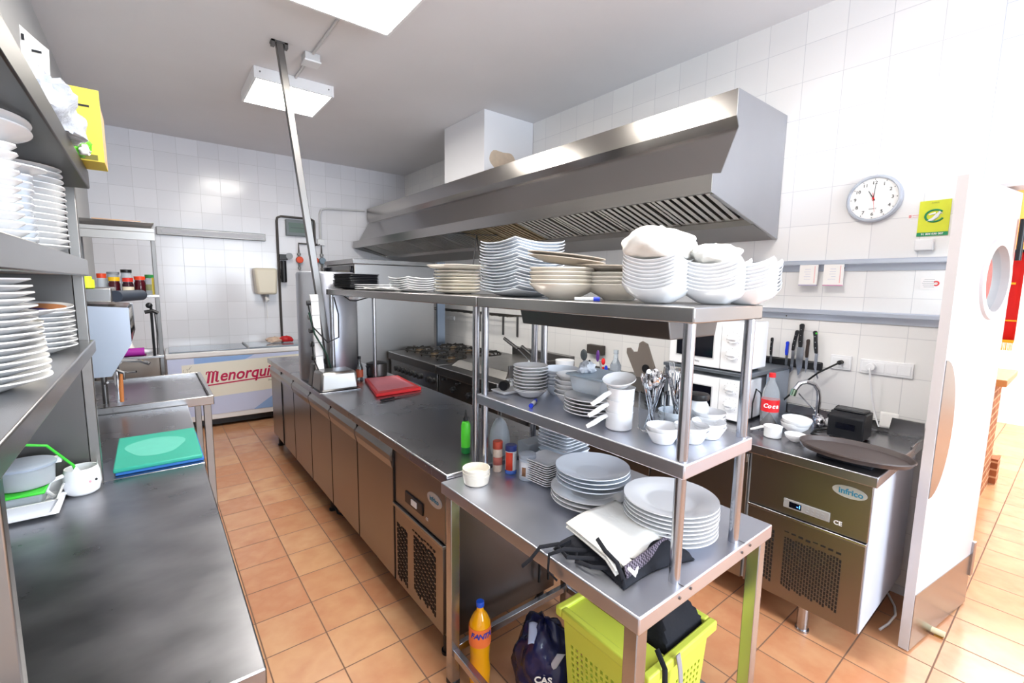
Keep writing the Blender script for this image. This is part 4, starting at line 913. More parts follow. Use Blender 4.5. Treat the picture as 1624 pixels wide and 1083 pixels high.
tag(MB().tube([(2.62,.47,.006),(2.70,.455,.006),(2.80,.45,.006),(2.88,.47,.006),(2.98,.52,.006)],.0055).build('cable', WHITE),'white cable on the floor under the counter end by the door','cable')
# ------------------------------------------------------------------ dining room seen past the door
t = thing('red_banner', 'red banner with gold lettering and yellow fringe hanging beyond the door', 'banner', (4.4,.3,1.8))
BN = mat('red_banner_cloth',(214,26,26),.7,noise=.1,scale=9)
MB().grid(lambda u_,v_:(4.4+.015*math.sin(9*u_), .47-.17*u_, 1.28+.58*v_),12,4).build('cloth', BN, t, solid=.003)
GD = mat('gold_thread',(240,190,40),.6)
MB().tube([(4.382,.47-.017*i,1.42) for i in range(11)],.005,seg=6).tube([(4.385,.47-.017*i,1.285) for i in range(11)],.010,seg=6).build('gold_trim', GD, t)
m = MB()
for i in range(28): m.tube([(4.39,.469-.0061*i,1.285),(4.388,.469-.0061*i+rnd.uniform(-.003,.003),1.225)],.0024,seg=4)
m.build('fringe', GD, t)
text('banner_lettering','AL',.08,GD,t,(4.375,.375,1.68),(0,-1,0),(0,0,1),bold=.003)
MB().tube([(4.4,.50,1.868),(4.4,.31,1.868)],.010).build('hanging_rod', BLACK, t)
t = thing('brick_pillar', 'brick pillar with a thick wooden shelf top beyond the door', 'pillar', (5.4,.44,0))
BR = bpy.data.materials.new('brown_brickwork'); BR.use_nodes = True; nt = BR.node_tree; bs = nt.nodes['Principled BSDF']
bk = nt.nodes.new('ShaderNodeTexBrick'); gp = nt.nodes.new('ShaderNodeNewGeometry'); sx = nt.nodes.new('ShaderNodeSeparateXYZ'); cx = nt.nodes.new('ShaderNodeCombineXYZ')
nt.links.new(gp.outputs['Position'],sx.inputs[0]); nt.links.new(M(nt,'ADD',sx.outputs[0],sx.outputs[1]),cx.inputs[0]); nt.links.new(sx.outputs[2],cx.inputs[1]); nt.links.new(cx.outputs[0],bk.inputs['Vector'])
for k,v in (('Color1',lin((150,90,56))),('Color2',lin((176,116,76))),('Mortar',lin((214,176,140)))): bk.inputs[k].default_value = v
bk.inputs['Scale'].default_value = 1; bk.inputs['Brick Width'].default_value = .24; bk.inputs['Row Height'].default_value = .065; bk.inputs['Mortar Size'].default_value = .008
nt.links.new(bk.outputs['Color'],bs.inputs['Base Color']); bs.inputs['Roughness'].default_value = .8
MB().box(5.0,5.45,.40,.70,0,.90).box(5.45,5.62,.36,.72,0,.22).build('brickwork', BR, t, smooth=False)
MB().box(4.95,5.7,.34,.76,.90,.955).build('wooden_top', mat('honey_wood',(196,140,84),.4,noise=.12,scale=6,stretch=(1,8,1)), t, bev=.008)
# ------------------------------------------------------------------ top overshelf: plates and bowls
P1 = S1+.001
proto('blk', MB().lathe(dish_prof(.125,.018,rim=.9),seg=48,shape=squircle(7)), SLATE, 'square_plate')
proto('flatw', MB().lathe(dish_prof(.115,.010,rim=.9),seg=48,shape=lambda t:squircle(8)(t)*(1.25 if abs(math.cos(t))>2 else 1)), CHINA, 'square_plate')
proto('sq20', MB().lathe(dish_prof(.090,.016,rim=.9),seg=48,shape=squircle(5)), CHINAC, 'square_plate')
proto('sq23', MB().lathe(dish_prof(.118,.024,rim=.9),seg=48,shape=squircle(5)), CHINAC, 'square_plate')
def cor(amp,Rr):
    def f(t,r):
        a = ((t+PI/4) % (PI/2)) - PI/4
        return amp*(r/Rr)**2.5*math.tan(a)**2
    return f
proto('wavy', MB().lathe(dish_prof(.132,.018,rim=.86),seg=64,shape=squircle(9),zmod=cor(.013,.125)), CHINAB, 'square_plate')
proto('wavy_low', MB().lathe(dish_prof(.100,.012,rim=.86),seg=64,shape=squircle(9),zmod=cor(.010,.1)), CHINA, 'square_plate')
proto('rimbowl', MB().lathe(dish_prof(.118,.050,foot=.42,well=.45,rim=.82),seg=48), CHINAC, 'bowl')
proto('brownplate', MB().lathe(dish_prof(.135,.018),seg=48), BROWNCH, 'round_plate')
proto('sqbowl', MB().lathe(dish_prof(.080,.036,foot=.42,well=.52,rim=.86),seg=64,shape=squircle(10),zmod=cor(.022,.080)), CHINA, 'square_bowl')
stack('blk',9,.0108,1.16,3.27,P1,'black square plate','at the overshelf far end','plate','black square plates on the overshelf',rz=R(12),jr=2)
stack('flatw',3,.0125,1.165,2.87,P1,'flat white square plate','beside the black plates','plate','flat white plates on the overshelf',rz=R(20))
put('wavy_low',(1.11,2.63,P1),(0,0,R(10)),'single white plate lying left of the low rippled stack on the overshelf','plate')
stack('wavy_low',6,.0120,1.14,2.33,P1,'rippled white square plate','in the low overshelf stack','plate','low stack of rippled white plates',rz=R(8))
stack('sq20',7,.0150,1.16,1.90,P1,'cream square plate','left of the tall wavy stack','plate','cream square plates on the overshelf',rz=R(8))
put('sq23',(1.16,1.90,P1+.105+.004),(0,0,R(6)),'wide cream dish crowning the cream square plates','dish')
stack('wavy',17,.0118,1.20,1.462,P1,'pale wavy square plate','in the tallest overshelf stack','plate','tall stack of wavy square plates',rz=R(0),jit=.0025)
stack('rimbowl',5,.0130,1.118,1.135,P1,'cream bowl','right of the tall wavy plates','bowl','cream bowls right of the wavy plates',jit=.001)
for k in range(2):
    put('brownplate',(1.14,1.15,P1+.052+.052+.012*k+.014),(R(5),R(3.5),0),'brown-rimmed round plate tilted on the cream bowls, '+('upper' if k else 'lower')+' of the pair','plate','brown-rimmed plates tilted on the bowls')
stack('rimbowl',4,.0125,1.245,1.00,P1,'cream bowl','half hidden by the square bowls','bowl','cream bowls behind the square bowls',jit=.001)
put('brownplate',(1.235,1.01,P1+.0125*3+.056),(R(2),0,0),'brown-rimmed plate lying on the half hidden cream bowls','plate')
for (x,y,nn,wh) in ((1.125,.765,9,'left stack of three'),(1.238,.66,8,'middle stack of three'),(1.325,.615,8,'right stack of three')):
    stack('sqbowl',nn,.0098,x,y,P1,'white square bowl','in the %s'%wh,'bowl','white square bowls, '+wh,rz=R(14),jr=1.5,jit=.001)
tag(blob('white_cloth', CLOTHW, (1.125,.765,P1+.124), (.120,.088,.052), 21, .10, n=22, freq=2),'bulky white folded cloth draped over the left stack of square bowls','cloth',group='white cloths on the square bowls')
tag(blob('white_cloth', CLOTHW, (1.238,.665,P1+.112), (.078,.060,.032), 12, .16, n=18),'smaller white cloth crumpled on the middle stack of square bowls','cloth',group='white cloths on the square bowls')
t = thing('marker_pen', 'blue-capped white pen lying on the overshelf between the bowls', 'pen', (1.03,.98,P1+.006))
MB().cyl((1.02,.985,P1+.006),(1.055,.94,P1+.006),.005).build('barrel', WHITE, t); MB().cyl((1.055,.94,P1+.006),(1.066,.925,P1+.006),.0065).build('cap', BLUE, t)
# ------------------------------------------------------------------ lower overshelf
P2 = S2+.001
proto('saucer', MB().lathe(dish_prof(.068,.016),seg=40), CHINA, 'side_plate')
proto('saucer_bowl', MB().lathe(dish_prof(.068,.028,foot=.5),seg=40), CHINA, 'small_bowl')
put('saucer_bowl',(1.15,1.335,P2),(0,0,0),'small white bowl at the bottom of the side plate stack on the lower shelf','bowl')
stack('saucer',8,.0125,1.15,1.335,P2+.017,'small side plate','in the neat lower shelf stack','plate','small side plates on the lower shelf',jit=.001)
t = thing('white_tray', 'small square white dish holding a black-capped glass on the lower shelf', 'dish', (1.15,1.44,P2))
MB().frus((1.07,1.18,1.40,1.475),(1.06,1.19,1.395,1.48),P2,P2+.012).build('dish', CHINA, t, bev=.003)
t = thing('salt_shaker', 'glass shaker with black cap lying in the white dish on the lower shelf', 'shaker', (1.11,1.425,P2+.013))
MB().cyl((1.10,1.43,P2+.034),(1.14,1.45,P2+.036),.018).build('glass', GLASS, t); MB().cyl((1.08,1.42,P2+.032),(1.10,1.43,P2+.034),.020).build('cap', BLACK, t)
tag(blob('napkin', PAPER, (1.22,1.43,P2+.01), (.05,.03,.06), 31, .25, n=12),'crumpled paper napkin behind the side plate stack','napkin')
proto('bowl13', MB().lathe(dish_prof(.066,.040,foot=.5,well=.55),seg=40), CHINA, 'small_bowl')
proto('bowl15b', MB().lathe(dish_prof(.078,.045,foot=.5,well=.55),seg=40), CHINAB, 'bowl')
stack('bowl15b',5,.014,1.275,1.30,P2,'pale bowl','behind the small side plates','bowl','pale bowls behind the side plates')
stack('bowl13',5,.017,1.205,1.165,P2,'thick white cup bowl','left of the plastic box','bowl','white cup bowls left of the plastic box',dx=.001,dy=-.001)
t = thing('marker_pen', 'white marker pen with blue ends lying on the lower shelf', 'pen', (1.06,1.235,P2+.008))
MB().cyl((1.085,1.235,P2+.007),(1.045,1.205,P2+.007),.0065).build('barrel', WHITE, t); MB().cyl((1.085,1.235,P2+.007),(1.102,1.248,P2+.007),.0072).cyl((1.045,1.205,P2+.007),(1.034,1.197,P2+.007),.0075).build('cap', BLUE, t)
proto('plate21', MB().lathe(dish_prof(.098,.018),seg=48), CHINA, 'round_plate')
stack('plate21',5,.0115,1.155,1.015,P2,'round white plate','under the plastic box','plate','round plates under the plastic box')
t = thing('plastic_box', 'clear rectangular plastic box with lid standing on the round plates', 'storage box', (1.19,1.03,P2+.066))
zb = P2+.0115*4+.0245
MB().frus((1.13,1.255,.965,1.09),(1.12,1.265,.955,1.10),zb,zb+.055).build('box', FROST, t, bev=.006)
MB().box(1.112,1.272,.948,1.108,zb+.056,zb+.064).build('lid', mat('ice_blue_lid',(200,220,236),.3,trans=.4), t, bev=.004)
MB().box(1.165,1.2,.94,.949,zb+.035,zb+.06).build('clip', FROST, t, bev=.002)
tag(blob('cling_film', BAG, (1.17,1.06,zb+.066), (.03,.026,.022), 44, .25, n=12),'scrunched clear film lying on top of the plastic box','film')
# gravy cups with handles
def cup(x,y,z,rz,label,tilt=0):
    t = thing('handled_cup', label, 'cup', (x,y,z), rz=rz, group='white handled cups on the lower shelf')
    MB().lathe([(0,0),(.036,0),(.040,.004),(.041,.05),(.044,.056),(.041,.056),(.037,.05),(.036,.008),(0,.006)],(x,y,z),36).build('cup', CHINA, t)
    MB().tube([(x-.036,y,z+.045),(x-.060,y,z+.036),(x-.085,y,z+.022),(x-.108,y,z+.012)],[.006,.008,.008,.006],seg=10,flat=.6).build('handle', CHINA, t)
    t.rotation_euler = (0,tilt,rz)
    return t
for k,(dx,dz,nm) in enumerate(((0,0,'bottom one of the three'),(0.0,.036,'middle one of the three'),(0.004,.072,'top one of the three'))):
    cup(1.105+dx,.865,P2+dz,R(-22+5*k),'white handled cup beside the cutlery, '+nm)
tag(MB().lathe(dish_prof(.05,.02),seg=40).build('small_dish', CHINA),'small white dish resting slanted on the handled cups','dish')
bpy.data.objects['small_dish'].location = (1.105,.868,P2+.133); bpy.data.objects['small_dish'].rotation_euler = (R(4),R(-14),0)
# cutlery holders
def holder(x,y,label,n,seed,kind):
    t = thing('cutlery_jar', label, 'cutlery jar', (x,y,P2), group='clear cutlery jars')
    MB().lathe([(0,0),(.034,0),(.038,.003),(.040,.115),(.0375,.115),(.0355,.006),(0,.005)],(x,y,P2),32).build('jar', mat('jar_acrylic',(244,248,252),.02,trans=1.0,ior=1.06), t)
    r_ = random.Random(seed)
    for i in range(n):
        a = 2*PI*i/n+r_.uniform(-.2,.2); r0 = .006+.016*r_.random(); r1 = .022+.030*r_.random(); h = .185+r_.uniform(-.02,.04)
        b0 = Vector((x+r0*math.cos(a+2.6),y+r0*math.sin(a+2.6),P2+.008)); b1 = Vector((x+r1*math.cos(a),y+r1*math.sin(a),P2+h))
        d = (b1-b0)
        kd = kind[i % len(kind)]
        o = thing(kd, '', 'cutlery', b0, group='%s pieces in the cutlery jar %s' % (kd.replace('_',' '), 'nearest the cups' if seed==1 else 'behind the front pole'))
        o['label'] = 'steel %s standing in the %s' % (kd.replace('_',' '), 'clear cutlery jar nearest the cups' if seed==1 else 'cutlery jar behind the front pole')
        MB().tube([b0, b0+d*.35, b0+d*.7],[.0045,.0032,.0024],seg=6,flat=.5).build('handle', CHROME, o)
        sd = Vector((-math.sin(a),math.cos(a),0)); up = d.normalized(); e = b0+d*.7
        if kd == 'spoon':
            m = MB(); m.lathe([(0,-.001),(.007,0),(.0105,.003),(.0095,.0035),(0,.001)],(0,0,0),16)
            m.v = [(vx*1.0,vy*1.7,vz) for vx,vy,vz in m.v]
            nn = up.cross(sd).normalized(); mm_ = Matrix((sd,up,nn)).transposed().to_4x4(); mm_.translation = e+up*.017
            m.xf(mm_).build('bowl', CHROME, o)
        elif kd == 'fork':
            m = MB(); m.tube([e,e+up*.012],[.003,.010],seg=6,flat=.3)
            for q in (-.0075,-.0025,.0025,.0075): m.tube([e+up*.012+sd*q,e+up*.045+sd*q],.0012,seg=4)
            m.build('tines', CHROME, o)
        else:
            nn = up.cross(sd).normalized()
            m = MB().tube([e,e+up*.02,e+up*.045,e+up*.055],[.006,.008,.007,.002],seg=6,flat=.2); m.build('blade', CHROME, o)
holder(1.170,.795,'clear jar crammed with forks and spoons beside the white cups',18,1,['fork','spoon'])
holder(1.225,.745,'clear jar of knives and forks behind the front pole',16,2,['table_knife','fork'])
# ramekin bowls at the near end
proto('ramk', MB().lathe(dish_prof(.047,.034,foot=.6,well=.66,t=.004),seg=36), CHINA, 'ramekin')
for x,y,nn,wh in ((1.105,.71,2,'left of the front pole'),(1.175,.665,2,'right of the front pole'),(1.25,.655,2,'nearest the shelf end'),(1.235,.76,3,'behind the nearest ones'),(1.315,.69,3,'by the rear pole')):
    stack('ramk',nn,.0115,x,y,P2,'white ramekin',wh,'ramekin','white ramekins '+wh,jit=.001)
JX, JY = 1.32, .735
t = thing('glass_jar', 'squat glass jar with black lid behind the white ramekins', 'jar', (JX,JY,P2))
MB().lathe([(0,0),(.03,0),(.034,.005),(.034,.07),(.028,.08),(.028,.086),(0,.086)],(JX,JY,P2),28).build('jar', mat('salt_fill_jar',(232,234,236),.2), t)
MB().lathe([(0,.087),(.034,.087),(.036,.092),(.034,.104),(.02,.107),(0,.105)],(JX,JY,P2),28).build('lid', BLACK, t)
# ------------------------------------------------------------------ on the work table
P3 = TT+.001
proto('ramk3', MB().lathe([(0,0),(.044,0),(.048,.004),(.053,.036),(.050,.036),(.045,.008),(0,.006)],seg=40), CHINAC, 'ramekin')
stack('ramk3',3,.0125,.942,1.402,P3,'cream ramekin','at the table corner by the fridge','ramekin','cream ramekins at the table corner',jit=.0015)
t = thing('spice_jar', 'spice jar with rust-red lid and speckled label beside the poles', 'jar', (1.065,1.478,P3))
def cyl_jar(t,x,y,r,h,body,lid,lh,bands=()):
    MB().lathe([(0,0),(r*.95,0),(r,.003),(r,h),(0,h)],(x,y,P3),28).build('jar', body, t)
    MB().lathe([(0,h+.0005),(r*1.02,h+.0005),(r*1.02,h+lh),(r*.9,h+lh+.002),(0,h+lh+.002)],(x,y,P3),28).build('lid', lid, t)
    for nm,z0,z1,mt,a0,a1 in bands:
        m = MB(); n_=14
        vs=[];fs=[]
        for i in range(n_+1):
            a = a0+(a1-a0)*i/n_
            for z in (z0,z1): vs.append((x+(r+.0008)*math.cos(a),y+(r+.0008)*math.sin(a),P3+z))
        for i in range(n_): fs.append((2*i,2*i+2,2*i+3,2*i+1))
        m.add(vs,fs).build(nm, mt, t, solid=.0006)
FACE = math.atan2(-1.45,-1.06)
cyl_jar(t,1.075,1.445,.020,.095,mat('speckled_spice',(206,186,170),.3,noise=.2,scale=90),mat('rust_red_lid',(170,64,44),.35),.03,[('label',.03,.062,mat('spice_label',(176,96,84),.6),FACE-1.0,FACE+1.2)])
t = thing('salt_tub', 'cylindrical tub with navy lid and red and white label', 'tub', (1.105,1.395,P3))
cyl_jar(t,1.105,1.395,.023,.095,mat('tub_white',(236,236,236),.4),mat('navy_lid',(40,50,110),.35),.022,[('red_label',.018,.092,mat('label_red',(226,66,40),.5),FACE-1.1,FACE+.25),('blue_foot',.001,.017,mat('label_blue',(70,110,200),.5),FACE-1.4,FACE+1.4)])
t = thing('round_tub', 'clear round tub with printed label and translucent lid', 'tub', (1.125,1.31,P3))
cyl_jar(t,1.125,1.315,.033,.085,mat('tub_milky',(214,226,240),.3,trans=.25),mat('tub_clear_lid',(214,224,238),.25,trans=.4),.016,[('paper_label',.015,.075,mat('label_paper',(236,238,244),.6),FACE-1.0,FACE+1.2),('brown_print',.02,.055,mat('label_brown',(150,104,70),.6),FACE-.75,FACE-.25),('blue_print',.045,.05,mat('label_print_blue',(120,130,180),.6),FACE+.0,FACE+.9),('blue_print',.055,.06,mat('label_print_blue',(120,130,180),.6),FACE+.0,FACE+.9)])
proto('sqp14', MB().lathe(dish_prof(.066,.012,rim=.88),seg=48,shape=squircle(10)), CHINA, 'square_saucer')
proto('sqp17', MB().lathe(dish_prof(.082,.016,rim=.85),seg=48,shape=squircle(10)), CHINAB, 'square_dish')
proto('sqb17', MB().lathe(dish_prof(.082,.040,foot=.5,well=.55,rim=.9),seg=48,shape=squircle(8)), CHINAB, 'square_bowl')
stack('sqp14',10,.0088,1.17,1.255,P3,'small square saucer','in the low table stack','saucer','small square saucers on the table',rz=R(5),jit=.001,jr=1.5)
# square bowls behind, the pile that reaches the lower shelf
stack('sqb17',4,.016,1.31,1.30,P3,'square white bowl','low in the pile behind the saucers','bowl','square bowls at the base of the pile',rz=R(5),jit=.001,jr=1)
stack('sqp17',6,.0135,1.31,1.30,P3+.016*3+.044,'glossy square dish','high in the pile behind the saucers','dish','square dishes of the pile behind the saucers',rz=R(5),jit=.001,jr=1.5)
proto('pl29', MB().lathe(dish_prof(.142,.022,foot=.5,well=.58,rim=.68),seg=56), CHINA, 'dinner_plate')
proto('pl27', MB().lathe(dish_prof(.130,.028,foot=.45,well=.5,rim=.78),seg=56), CHINAB, 'dinner_plate')
stack('pl29',3,.0145,1.185,1.035,P3,'large white plate','low in the middle table pile','plate','white dinner plates under the blue-grey ones')
stack('pl27',4,.0145,1.19,1.035,P3+.0145*3+.012,'blue-grey glossy plate','high in the middle table pile','plate','blue-grey plates of the middle pile',jit=.004)
stack('pl29',8,.0125,1.235,.755,P3,'white rimmed plate','in the pile behind the front pole','plate','white rimmed plates behind the front pole',jit=.0015)
t = thing('plastic_tub', 'frosted rectangular tub behind the round tub on the table', 'storage tub', (1.28,1.46,P3))
MB().frus((1.22,1.32,1.42,1.49),(1.21,1.33,1.41,1.485),P3,P3+.09).build('tub', FROST, t, bev=.004)
tag(blob('plastic_bag', BAG, (1.40,1.45,P3), (.05,.05,.13), 52, .22, n=14),'crumpled clear bag behind the square dishes on the table','plastic bag')
tag(blob('glass_cloche', FROST, (1.17,1.56,TZ+.001), (.045,.045,.10), 53, .03, n=14),'clear plastic dome lid behind the spice jar','lid')
# aprons / cloths
t = thing('folded_apron', 'black apron folded under a white cloth, its ties hanging over the table edge', 'apron', (1.0,.80,P3))
def apron(u,v):
    x = .885+.265*u; y = .655+.24*v+.02*math.sin(3*u)
    e = min(u,1-u,v,1-v); h = .034*min(1,e*6)**.5 if e>0 else 0
    return (x+.02*math.sin(4*v), y-.04*u, P3+.001+max(h,0)+.006*math.sin(11*u)*math.sin(9*v)*min(1,e*5))
g = MB().grid(apron,24,22).build('black_fabric', CLOTHB, t, solid=.003)
def tie(pts,r=.006): MB().tube(pts,r,seg=8,flat=.35).build('tie', CLOTHB, t)
tie([(.93,.84,P3+.02),(.875,.88,P3+.02),(.832,.91,P3+.012),(.812,.93,P3-.03),(.80,.95,P3-.055)])
tie([(.92,.80,P3+.022),(.86,.84,P3+.03),(.83,.87,P3+.01),(.818,.86,P3-.03),(.825,.83,P3-.045)])
tie([(.91,.76,P3+.022),(.85,.82,P3+.02),(.86,.865,P3+.024),(.90,.855,P3+.034)])
tie([(.90,.72,P3+.02),(.87,.75,P3+.02),(.865,.80,P3+.012),(.90,.83,P3+.02)])
tie([(.925,.78,P3+.066),(.90,.73,P3+.064),(.90,.69,P3+.05),(.895,.665,P3+.02)])
t = thing('white_cloth', 'folded white cloth with a dark checked hem lying on the black apron', 'cloth', (1.03,.81,P3+.04))
def wc(dz): 
    def f(u,v):
        x = .925+.245*u-.055*v; y = .90-.215*v+.015*u+.0*u
        x2 = x+.02*v; 
        return (x2, y, P3+.052+dz-.012*(1-u)*v+.006*math.sin(5*u+2*v)+ (-.018*max(0,(v-.82)/.18)) )
    return f
MB().grid(wc(.006),16,16).build('upper_fold', CLOTHW, t, solid=.005)
MB().grid(wc(-.006),16,16).build('lower_fold', CLOTHW, t, solid=.005)
MB().grid(lambda u,v:(.905+.04*u+.02*v,.685+.02*u-.035*v,P3+.052-.03*v+.004*math.sin(9*u)),8,8).build('hanging_corner', CLOTHW, t, solid=.003)
CHK = bpy.data.materials.new('dark_checked_cotton'); CHK.use_nodes = True; nt = CHK.node_tree; bs = nt.nodes['Principled BSDF']
ck = nt.nodes.new('ShaderNodeTexChecker'); gp = nt.nodes.new('ShaderNodeNewGeometry'); nt.links.new(gp.outputs['Position'],ck.inputs['Vector']); ck.inputs['Scale'].default_value = 160
ck.inputs['Color1'].default_value = lin((40,34,48)); ck.inputs['Color2'].default_value = lin((120,110,124)); nt.links.new(ck.outputs['Color'],bs.inputs['Base Color']); bs.inputs['Roughness'].default_value = .9
MB().grid(lambda u,v:(.905+.235*u,.672+.022*u-.010*v,P3+.048-.028*v),14,3).build('checked_hem', CHK, t, solid=.003)
tag(MB().grid(lambda u,v:(1.07+.06*u,.66+.05*v,P3+.015+.018*math.sin(5*u)*math.sin(3*v+.5)),12,10).build('checked_cloth', CHK, solid=.004),'small crumpled dark checked cloth between the apron and the front pole','cloth')
# ------------------------------------------------------------------ on the long counter
P4 = TZ+.001
t = thing('squeeze_bottle', 'bright green squeeze bottle with black nozzle by the paired poles', 'bottle', (1.035,1.665,P4))
c=(1.055,1.655,P4)
MB().lathe([(0,0),(.019,0),(.0205,.004),(.0205,.028)],c,24).build('dark_green_base', mat('dark_green_sauce',(30,130,60),.3), t)
MB().lathe([(.0205,.028),(.0205,.125),(.016,.14),(.007,.145),(0,.145)],c,24).build('bottle', mat('vivid_green_sauce',(90,224,60),.3), t)
t.location = (1.035,1.665,P4)
MB().lathe([(0,.146),(.011,.146),(.011,.157),(.006,.165),(.002,.195),(0,.195)],c,16).build('nozzle', BLACK, t)
t = thing('gastro_pan', 'upturned stainless gastronorm pan on the long counter by the red board', 'pan', (.98,3.22,P4))
MB().frus((.855,1.12,3.14,3.36),(.87,1.105,3.155,3.345),P4+.004,P4+.135).build('pan', STEELV, t, bev=.018)
MB().box(.848,1.128,3.13,3.37,P4,P4+.004).build('flange', TUBE, t, bev=.001)
t = thing('cutting_board', 'thick red cutting board on the long counter', 'cutting board', (1.33,3.1,P4))
MB().add([(1.12,2.84,P4),(1.455,2.86,P4),(1.50,3.35,P4),(1.24,3.37,P4),(1.12,2.84,P4+.022),(1.455,2.86,P4+.022),(1.50,3.35,P4+.022),(1.24,3.37,P4+.022)],[(0,3,2,1),(4,5,6,7),(0,1,5,4),(1,2,6,5),(2,3,7,6),(3,0,4,7)]).build('board', mat('red_board',(226,40,44),.4), t, bev=.004)
MB().add([(1.16,2.90,P4+.0222),(1.43,2.92,P4+.0222),(1.48,3.33,P4+.0222),(1.26,3.35,P4+.0222),(1.16,2.90,P4+.0232),(1.43,2.92,P4+.0232),(1.48,3.33,P4+.0232),(1.26,3.35,P4+.0232)],[(0,3,2,1),(4,5,6,7),(0,1,5,4),(1,2,6,5),(2,3,7,6),(3,0,4,7)]).build('worn_surface', mat('worn_pink_red',(228,132,142),.5,noise=.08,scale=12), t, bev=.0004)
t = thing('carving_knife', 'dark-handled knife lying in front of the red board', 'knife', (1.3,2.75,P4))
MB().tube([(1.10,2.72,P4+.006),(1.20,2.74,P4+.007)],.008,flat=.6).build('handle', BLACK, t); MB().prism([(1.2,2.73),(1.40,2.77),(1.42,2.785),(1.2,2.755)],'z',P4+.004,P4+.006).build('blade', DARKST, t, smooth=False)
t = thing('sauce_bottle', 'small glass sauce bottle with red label behind the red board', 'bottle', (1.26,3.29,P4))
c=(1.235,3.46,P4)
MB().lathe([(0,0),(.026,0),(.028,.004),(.028,.09),(.012,.13),(.011,.16),(0,.16)],c,24).build('bottle', GLASS, t); MB().lathe([(.0284,.02),(.0286,.02),(.0286,.075),(.0284,.075)],c,24).build('label', mat('sauce_label',(190,90,60),.5), t); MB().lathe([(0,.161),(.013,.161),(.013,.18),(0,.181)],c,16).build('cap', BLACK, t)
t = thing('cooking_pot', 'dark cooking pot on the far end of the long counter behind the bottle', 'pot', (1.40,3.55,P4))
c=(1.405,3.54,P4)
MB().lathe([(0,0),(.075,0),(.08,.006),(.08,.10),(.077,.10),(.075,.008),(0,.006)],c,32).build('pot', DARKST, t)
MB().tube([(1.33,3.50,P4+.085),(1.30,3.48,P4+.088),(1.31,3.52,P4+.088)],.006).build('handle', BLACK, t)
MB().lathe([(0,.101),(.078,.101),(.08,.105),(.02,.12),(0,.121)],c,32).build('lid', BLACK, t)
# power strip and cables on the post
t = thing('power_strip', 'long white power strip fixed to the leaning post, with plugs in it', 'power strip', (.90,3.42,1.2))
a = Vector((.885,3.33,1.52)); b = Vector((.912,3.33,.95))
d = (a-b).normalized(); sd = Vector((1,0,0)); sd = (sd-d*sd.dot(d)).normalized(); fr = d.cross(sd)
def ob(p,q,w_,dp,nm,mt,par,bev=.003,off=0):
    vs = [p+sd*sx_*w_+fr*(fy+off) for p in (p,q) for sx_,fy in ((-1,-dp),(1,-dp),(1,dp),(-1,dp))]
    return MB().add(vs,[(0,3,2,1),(4,5,6,7),(0,1,5,4),(1,2,6,5),(2,3,7,6),(3,0,4,7)]).build(nm,mt,par,bev=bev,smooth=False)
ob(b,a,.026,.016,'casing',WHITE,t,.005)
for i in range(6):
    q = b+(a-b)*((i+.5)/6); ob(q-d*.002,q+d*.002,.027,.017,'divider',GREYP,t,0)
for i,col in ((5,BLACK),(4,GREYP),(3,BLACK),(2,BLACK),(1,BLACK)):
    q = b+(a-b)*((i+.4)/6); MB().cyl(q-sd*.027,q-sd*.05,.017,seg=10).build('plug', col, t)
tag(MB().tube([(.84,3.30,1.45),(.86,3.28,1.30),(.95,3.27,1.19),(1.03,3.28,1.22),(1.045,3.32,1.38),(1.03,3.36,1.50)],.005).build('cable', RUBBER),'black cable looping from the power strip up to the overshelf','cable')
tag(MB().tube([(.84,3.29,1.40),(.87,3.28,1.25),(.95,3.30,1.10),(1.0,3.38,.98),(1.0,3.42,.88)],.006).build('cable', mat('dark_green_cable',(34,66,56),.5)),'dark green cable running down from the power strip','cable')
tag(MB().tube([(.855,3.3,1.2),(.86,3.3,1.08),(.89,3.3,1.0),(.91,3.3,.90)],.004).build('cable', RUBBER),'thin black cable hanging beside the white power strip','cable')
t = thing('steel_cone', 'dull dark steel duct piece at the foot of the leaning post', 'duct piece', (.90,3.52,P4))
MB().frus((.868,.945,3.40,3.50),(.885,.925,3.42,3.47),P4,P4+.16).build('body', DARKST, t, bev=.006)
tag(MB().tube([(.89,3.39,P4+.05),(.868,3.37,P4+.02),(.872,3.36,P4+.005),(.90,3.36,P4+.005),(.93,3.38,P4+.005)],.0045).build('cable', RUBBER),'black cable end on the counter edge left of the upturned pan','cable')
tag(MB().tube([(1.08,3.30,S1-.045),(1.09,3.2,S1-.075),(1.06,3.0,S1-.07),(1.08,2.85,S1-.045)],.004).build('cable', RUBBER),'black cable sagging under the overshelf near its far end','cable')
tag(MB().box(1.02,1.06,2.95,3.02,S1-.058,S1-.0405).build('white_connector', WHITE, bev=.003),'small white connector stuck beneath the overshelf','connector')
